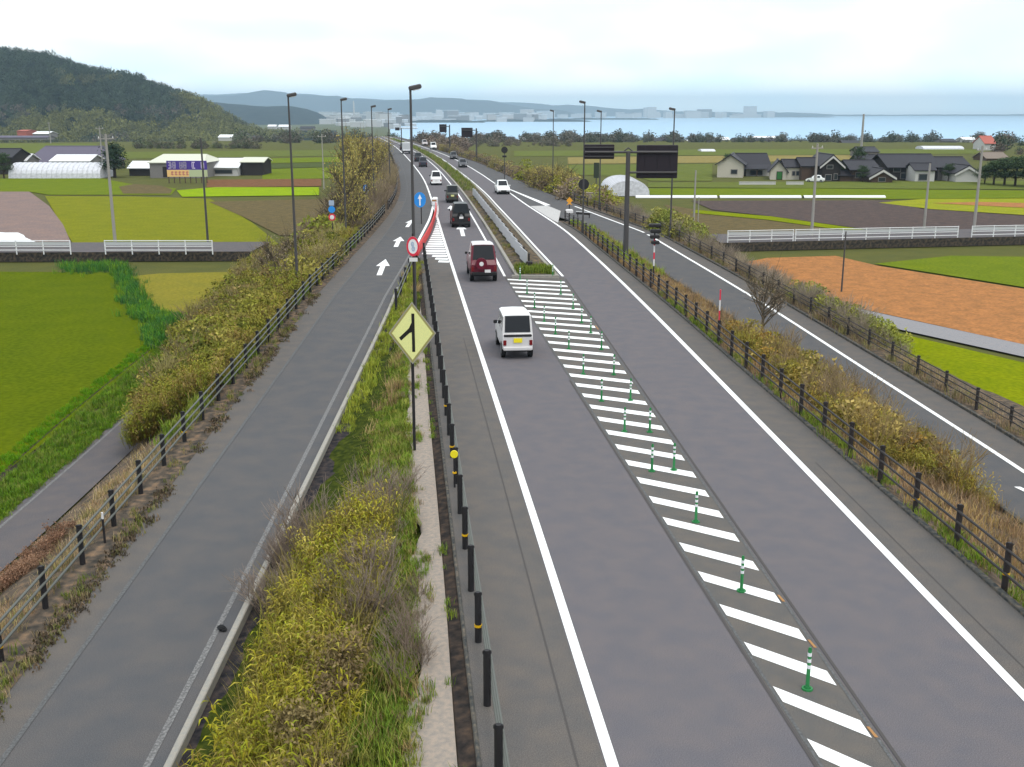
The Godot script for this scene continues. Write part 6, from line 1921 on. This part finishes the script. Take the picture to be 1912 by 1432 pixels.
func make_buildings():
	# the village beyond the ploughed field
	house("storehouse", "large white walled storehouse with long grey tiled roof", 1339, 1386, 331, 306, 290, true, 11.0, M.plaster, M.tile, {open = [[0.66, 0.42, 0.22, 0.28, "window"]], over = 0.5, turn = -0.25})
	house("storehouse_wing", "long tiled wing of the white storehouse with a lean-to", 1382, 1436, 328, 309, 289, false, 9.0, M.plaster_white, M.tile, {porch = [0.0, 1.0, 0.72, 2.2], category = "house", open = [[0.1, 0.3, 0.14, 0.55, "door"], [0.55, 0.3, 0.4, 0.4, "window"]]})
	house("storehouse", "small white storehouse with a green door", 1438, 1467, 335, 318, 301, true, 8.0, M.plaster, M.tile, {open = [[0.58, 0.42, 0.30, 0.80, "green"]], over = 0.45, turn = -0.2})
	house("storehouse_wing", "low white wing with two small windows", 1466, 1496, 335, 312, 300, false, 6.0, M.plaster, M.tile, {open = [[0.5, 0.5, 0.14, 0.3, "window"], [0.75, 0.5, 0.14, 0.3, "window"]]})
	house("shed", "brown plank shed beside the low white wing", 1496, 1534, 336, 310, 297, false, 7.0, M.wall_brown, M.tile, {category = "shed"})
	house("farmhouse", "dark two storey farmhouse with a white gable", 1534, 1568, 338, 305, 290, true, 10.0, M.wall_dark, M.tile, {fascia = M.plaster_white, open = [[0.4, 0.8, 0.3, 0.18, "window"], [0.35, 0.2, 0.3, 0.3, "window"], [0.75, 0.25, 0.16, 0.3, "window"]], over = 0.7})
	house("farmhouse", "grey roofed farmhouse with a slanted white gable", 1590, 1636, 338, 316, 302, false, 9.0, M.wall_brown, M.tile, {open = [[0.25, 0.5, 0.2, 0.4, "window"], [0.7, 0.5, 0.2, 0.4, "window"]], over = 0.7})
	house("farmhouse", "small gatehouse with pale gable boards", 1626, 1666, 341, 328, 316, true, 6.0, M.wall_brown, M.tile, {fascia = M.plaster_white, over = 0.6, open = [[0.5, 0.45, 0.3, 0.5, "window"]]})
	house("farmhouse", "long dark roofed farmhouse at the middle of the village", 1660, 1748, 336, 311, 291, false, 12.0, M.wall_dark, M.tile, {open = [[0.15, 0.75, 0.14, 0.25, "window"], [0.35, 0.3, 0.22, 0.4, "window"], [0.75, 0.5, 0.2, 0.35, "window"]], over = 0.8})
	house("farmhouse", "farmhouse gable with white boards before the long dark roof", 1640, 1676, 332, 306, 294, true, 8.0, M.wall_brown, M.tile, {fascia = M.plaster_white, over = 0.6})
	house("farmhouse", "low grey roofed house beside the long farmhouse", 1708, 1744, 339, 318, 307, false, 6.0, M.plaster_white, M.tile, {open = [[0.4, 0.4, 0.4, 0.5, "window"]]})
	house("farmhouse", "dark house with a deep tiled roof near the tall pole", 1750, 1806, 336, 312, 296, false, 10.0, M.wall_grey, M.tile, {open = [[0.3, 0.45, 0.25, 0.4, "window"]], over = 0.7})
	house("farmhouse", "house with a broad white gable at the village end", 1784, 1826, 340, 322, 310, true, 7.0, M.plaster_white, M.tile, {over = 0.5, fascia = M.plaster_white})
	house("farmhouse", "dark roofed house behind the garden tree", 1604, 1640, 318, 305, 291, false, 8.0, M.wall_grey, M.tile, {})
	house("farmhouse", "far house with black roof above the village", 1606, 1640, 293, 284, 276, false, 10.0, M.wall_grey, M.tile, {})
	house("house", "far house with a red roof at the edge of the wood", 1838, 1858, 280, 268, 255, false, 10.0, M.plaster_white, M.roof_red, {})
	house("house", "brown roofed house before the wood edge", 1842, 1882, 300, 296, 286, false, 9.0, M.wall_brown, mat(lin(0.19, 0.15, 0.12), 0.8), {})
	house("garage", "low brown garage between the dark farmhouse and the grey roofed farmhouse", 1566, 1592, 338, 328, 320, false, 6.0, M.wall_brown, M.tile, {category = "garage"})
	house("farmhouse", "grey roofed house wedged behind the gatehouse", 1648, 1690, 322, 308, 298, false, 8.0, M.plaster_white, M.tile, {})
	house("farmhouse", "dark roofed annex between the village end and tall pole", 1736, 1772, 330, 314, 303, false, 7.0, M.plaster_white, M.tile, {open = [[0.5, 0.45, 0.4, 0.4, "window"]]})
	# parked white car and low walls
	vehicle("parked_car", "white car parked beside the brown plank shed", "car", at(1522, 340, FIELD), 1.1, "hatch", 1.5, 1.35, 3.4, lin(0.8, 0.8, 0.8), {})
	for q in [[1380, 1448, 345, "long low white wall in front of the storehouse"], [1468, 1500, 345, "short low white wall before the low white wing"]]:
		var a := at(q[0], q[2], FIELD)
		var b := at(q[1], q[2], FIELD)
		var t := base("low_wall", q[3], "wall", a)
		var g := Geo.new()
		g.bevel((b - a) * 0.5 + Vector3(0, 0.25, 0), Vector3(a.distance_to(b), 0.5, 0.3), 0.03)
		part("wall", g, M.plaster_white, t)
		g = Geo.new()
		g.bevel((b - a) * 0.5 + Vector3(0, 0.53, 0), Vector3(a.distance_to(b) + 0.1, 0.06, 0.4), 0.01)
		part("coping", g, M.plaster_white, t)
	greenhouse("vinyl_greenhouse", "rounded white vinyl greenhouse before the village meadow", 1136, 1213, 366, 337, false, 16.0, 7)
	# the long low tunnels
	for q in [[1186, 1656, 369, 364.6, "very long low white film tunnel across the fields"]]:
		var a := at(q[0], q[2], FIELD)
		var b := at(q[1], q[2], FIELD)
		var t := base("film_tunnel", q[4], "film tunnel", a)
		var h := high(a, q[3]) - a.y
		var n := 3
		for i in n:
			var g := Geo.new()
			var s := a.lerp(b, i / float(n)) - a
			var e := a.lerp(b, (i + 1) / float(n)) - a - Vector3(0.4, 0, 0)
			var prev := Vector3.ZERO
			for k in 8:
				var a0 := PI * k / 8.0
				var a1 := PI * (k + 1) / 8.0
				var o0 := Vector3(0, sin(a0) * h, cos(a0) * 0.7)
				var o1 := Vector3(0, sin(a1) * h, cos(a1) * 0.7)
				g.quad_o(s + o0, s + o1, e + o1, e + o0, o0 + o1)
			part("film", g, M.white, t)
	# farms beside the climbing ramp
	house("barn", "long barn with a violet grey roof behind the vinyl greenhouse", 48, 188, 318, 303, 276, false, 16.0, M.wall_brown, M.tile_violet, {hip = 0.10, category = "barn"})
	house("shed", "white roofed shed with red trim before the violet roof", 97, 168, 322, 301, 291, false, 9.0, M.wall_grey, M.roof_white, {category = "shed", ridge = false})
	house("shed", "small white roofed shed at the end of the violet roofed barn", 22, 50, 322, 300, 289, false, 7.0, M.wall_grey, M.roof_white, {category = "shed", ridge = false})
	house("shed", "dark roofed shed beside the evergreen at the greenhouse end", -40, 24, 325, 294, 280, false, 10.0, M.wall_dark, M.tile, {category = "shed"})
	greenhouse("vinyl_greenhouse", "long pale vinyl greenhouse in front of the barns", 16, 187, 333, 305, true, 9.0, 18)
	house("shed", "open white roofed shed beside the conical evergreen", 242, 281, 328, 314, 303, false, 7.0, M.wall_dark, M.roof_white, {category = "shed", ridge = false})
	house("barn", "barn with a cream hipped roof behind the billboard", 281, 382, 332, 304, 291, false, 13.0, M.wall_grey, M.roof_cream, {category = "barn", ridge = false, hip = 0.09, open = [[0.3, 0.4, 0.1, 0.6, "door"]]})
	house("barn", "white barn with a shining white roof beside the billboard", 392, 444, 328, 313, 298, false, 10.0, M.plaster_white, M.roof_white, {category = "barn", ridge = false, open = [[0.5, 0.5, 0.6, 0.4, "window"]]})
	house("shed", "dark shed with a pale strip roof at the end of the barns", 452, 492, 327, 303, 296, false, 8.0, M.wall_dark, M.roof_cream, {category = "shed", ridge = false})
	house("house", "far house with a red wall under the hill", 33, 50, 256, 245, 243, false, 14.0, M.roof_red, M.roof_red, {y = -4.0, ridge = false})
	house("house", "far shed with a white roof under the hill", 62, 90, 256, 250, 246, false, 14.0, M.wall_grey, M.roof_white, {y = -4.0, ridge = false})
	house("house", "far low roof beside the red walled house", -20, 88, 260, 257, 254, false, 10.0, M.wall_grey, M.tile_violet, {y = -4.0, ridge = false})
	# far houses before the shore
	rng.seed = 404
	var far := [[977, 1000, 270, 258, 0], [1006, 1020, 271, 262, 1], [1020, 1032, 268, 259, 1], [1062, 1080, 262, 252, 1], [1090, 1108, 264, 254, 2], [1170, 1185, 262, 252, 1], [1222, 1252, 270, 258, 2], [1282, 1300, 268, 262, 0], [1340, 1362, 266, 257, 0], [1372, 1446, 268, 258, 1], [1404, 1450, 262, 255, 0], [1455, 1470, 268, 257, 1], [1575, 1606, 276, 263, 2], [1760, 1786, 270, 260, 1], [1800, 1824, 266, 257, 0], [408, 440, 262, 252, 0], [445, 462, 258, 250, 1], [368, 398, 246, 238, 1], [470, 482, 262, 254, 2], [940, 960, 266, 256, 1], [500, 515, 240, 233, 0], [520, 540, 241, 233, 0], [560, 585, 243, 236, 1]]
	for q in far:
		var mats: Array = [[M.plaster_white, M.roof_white], [M.wall_grey, M.tile], [M.wall_brown, M.tile]][q[4]]
		var deep := 12.0
		house("far_house", ["small white building among the far trees", "small grey roofed house among the far trees", "small brown walled house among the far trees"][q[4]], q[0], q[1], q[2], lerpf(q[2], q[3], 0.55), q[3], false, deep, mats[0], mats[1], {y = -6.0 - 0.03 * maxf(0, 290 - q[2]) , ridge = false}, "houses among the far trees")
	greenhouse("vinyl_greenhouse", "distant long white greenhouse above the village", 1724, 1800, 279, 273, true, 8.0, 0)
	greenhouse("vinyl_greenhouse", "distant white greenhouse at the shore wood", 1310, 1336, 283, 279, true, 8.0, 0)
	# billboard
	var p := at(348, 342, FIELD)
	var mp := metres(p)
	var b := base("billboard", "violet and yellow billboard with pale lettering on many legs", "billboard", p)
	var y1 := high(p, 300) - p.y
	var y2 := high(p, 317) - p.y
	var y3 := high(p, 330) - p.y
	var X := func(px: float) -> float: return far_at(px, 320, -p.z).x - p.x
	var g := Geo.new()
	var xa: float = X.call(312.0)
	var xb: float = X.call(387.0)
	g.box(Vector3((xa + xb) * 0.5, (y1 + y2) * 0.5, 0), Vector3(xb - xa, y1 - y2, 0.12))
	var vi: Node = part("violet_panel", g, mat(lin(0.065, 0.035, 0.26), 0.6), b)
	g = Geo.new()
	g.box(Vector3((xa + X.call(353.0)) * 0.5, (y3 + y2) * 0.5, 0), Vector3(X.call(353.0) - xa, y2 - y3, 0.13))
	var ye: Node = part("yellow_panel", g, mat(lin(0.78, 0.50, 0.20), 0.6), b)
	g = Geo.new()
	g.box(Vector3((xb + X.call(353.0)) * 0.5, (y3 + y2) * 0.5, 0), Vector3(xb - X.call(353.0), y2 - y3, 0.13))
	var gr: Node = part("green_panel", g, mat(lin(0.45, 0.50, 0.30), 0.6), b)
	# block lettering too blurred to read: strokes as in the photograph
	rng.seed = 888
	for q in [[318, 0.55], [326, 0.5], [339, 0.42], [346, 0.42], [362, 0.8], [379, 0.8]]:
		g = Geo.new()
		var cx: float = X.call(float(q[0]))
		var u := 3.0 * mp
		var cy2 := (y1 + y2) * 0.5
		var H2 := (y1 - y2) * 0.36
		for s in [[0, 0.9, 1.0, 0.16], [0, -0.9, 1.0, 0.16], [0, 0.0, 0.8, 0.14], [-0.8, 0, 0.2, 1.0], [0.8, 0, 0.2, 1.0], [0.1, 0.0, 0.18, 1.0]]:
			if rng.randf() < 0.85: g.box(Vector3(cx + s[0] * u, cy2 + s[1] * H2, 0.065), Vector3(u * 2.0 * s[2], H2 * 2.0 * s[3], 0.02))
		part("letter", g, mat(lin(q[1] * 0.85, q[1] * 0.75, q[1]), 0.6), vi)
	for q in [322, 329, 336, 343, 350]:
		g = Geo.new()
		var cx: float = X.call(float(q))
		for s in [[0, 0.6, 1.0, 0.2], [0, -0.6, 1.0, 0.2], [0.0, 0, 0.25, 1.0], [-0.7, 0, 0.25, 0.7]]:
			g.box(Vector3(cx + s[0] * 2.2 * mp, (y2 + y3) * 0.5 + s[1] * 0.3 * (y2 - y3), 0.075), Vector3(4.4 * mp * s[2], 0.62 * (y2 - y3) * s[3], 0.02))
		part("letter", g, mat(lin(0.62, 0.22, 0.20), 0.6), ye)
	for i in 8:
		g = Geo.new()
		var x := lerpf(xa + 0.2, xb - 0.2, i / 7.0)
		g.box(Vector3(x, y2 * 0.5, -0.12), Vector3(0.16, y2, 0.12))
		part("leg", g, M.wall_brown, b)

# ---------------------------------------------------------------- the scene
func _ready():
	var cam := Camera3D.new()
	cam.name = "camera"
	add_child(cam)
	cam.position = Vector3(0, EYE, 0)
	cam.rotation.x = -th
	cam.fov = rad_to_deg(2.0 * atan(716.0 / F))
	cam.far = 40000.0
	cam.current = true
	var env := Environment.new()
	env.background_mode = Environment.BG_SKY
	env.tonemap_mode = Environment.TONE_MAPPER_LINEAR
	env.tonemap_exposure = 1.36
	var sky := Sky.new()
	var ps := PanoramaSkyMaterial.new()
	ps.panorama = sky_picture()
	sky.sky_material = ps
	env.sky = sky
	env.background_energy_multiplier = 1.0
	env.sdfgi_enabled = true
	env.ssao_enabled = true
	env.ssil_enabled = true
	env.fog_enabled = true
	env.fog_density = 0.00013
	env.fog_light_color = Color(0.79, 0.91, 1.0)
	var we := WorldEnvironment.new()
	we.name = "world_environment"
	we.environment = env
	add_child(we)
	var sun := DirectionalLight3D.new()
	sun.name = "sun"
	sun.rotation_degrees = Vector3(-58, 35, 0)
	sun.light_energy = 0.35
	sun.light_angular_distance = 25.0
	sun.light_color = Color(1.0, 0.97, 0.93)
	sun.shadow_enabled = true
	add_child(sun)
	make_materials()
	make_land()
	make_fields()
	make_far()
	make_markings()
	make_buildings()
	make_roadside()
	make_traffic()
	make_plants()

func sky_picture() -> ImageTexture:
	# high thin overcast: nearly white with broad soft bluish gaps
	var f := FastNoiseLite.new()
	f.seed = 3
	f.frequency = 1.0
	f.fractal_octaves = 5
	var w := 1024
	var h := 512
	var im := Image.create(w, h, false, Image.FORMAT_RGBF)
	for j in h:
		var el := PI * (0.5 - (j + 0.5) / h)
		for i in w:
			var az := TAU * (i + 0.5) / w
			var y := sin(el)
			var dir := Vector3(cos(el) * sin(az), y, cos(el) * cos(az))
			var k := 1.0 / (absf(y) + 0.16)
			var n := f.get_noise_3d(dir.x * k * 1.1, dir.z * k * 1.1, 3.0) * 0.5 + 0.5
			var t := smooth(0.30, 0.72, n)
			var c := Color(0.81, 0.95, 1.03).lerp(Color(1.03, 1.01, 0.99), t)
			var lift := 0.85 + 0.34 * absf(y) + 0.68 * exp(-absf(el) / 0.055)
			var low := exp(-absf(el) / 0.045)
			c = Color(c.r * lift * (1.0 - 0.10 * low), c.g * (lift + 0.03 * low), c.b * (lift + 0.05 * low))
			im.set_pixel(i, j, c)
	return ImageTexture.create_from_image(im)
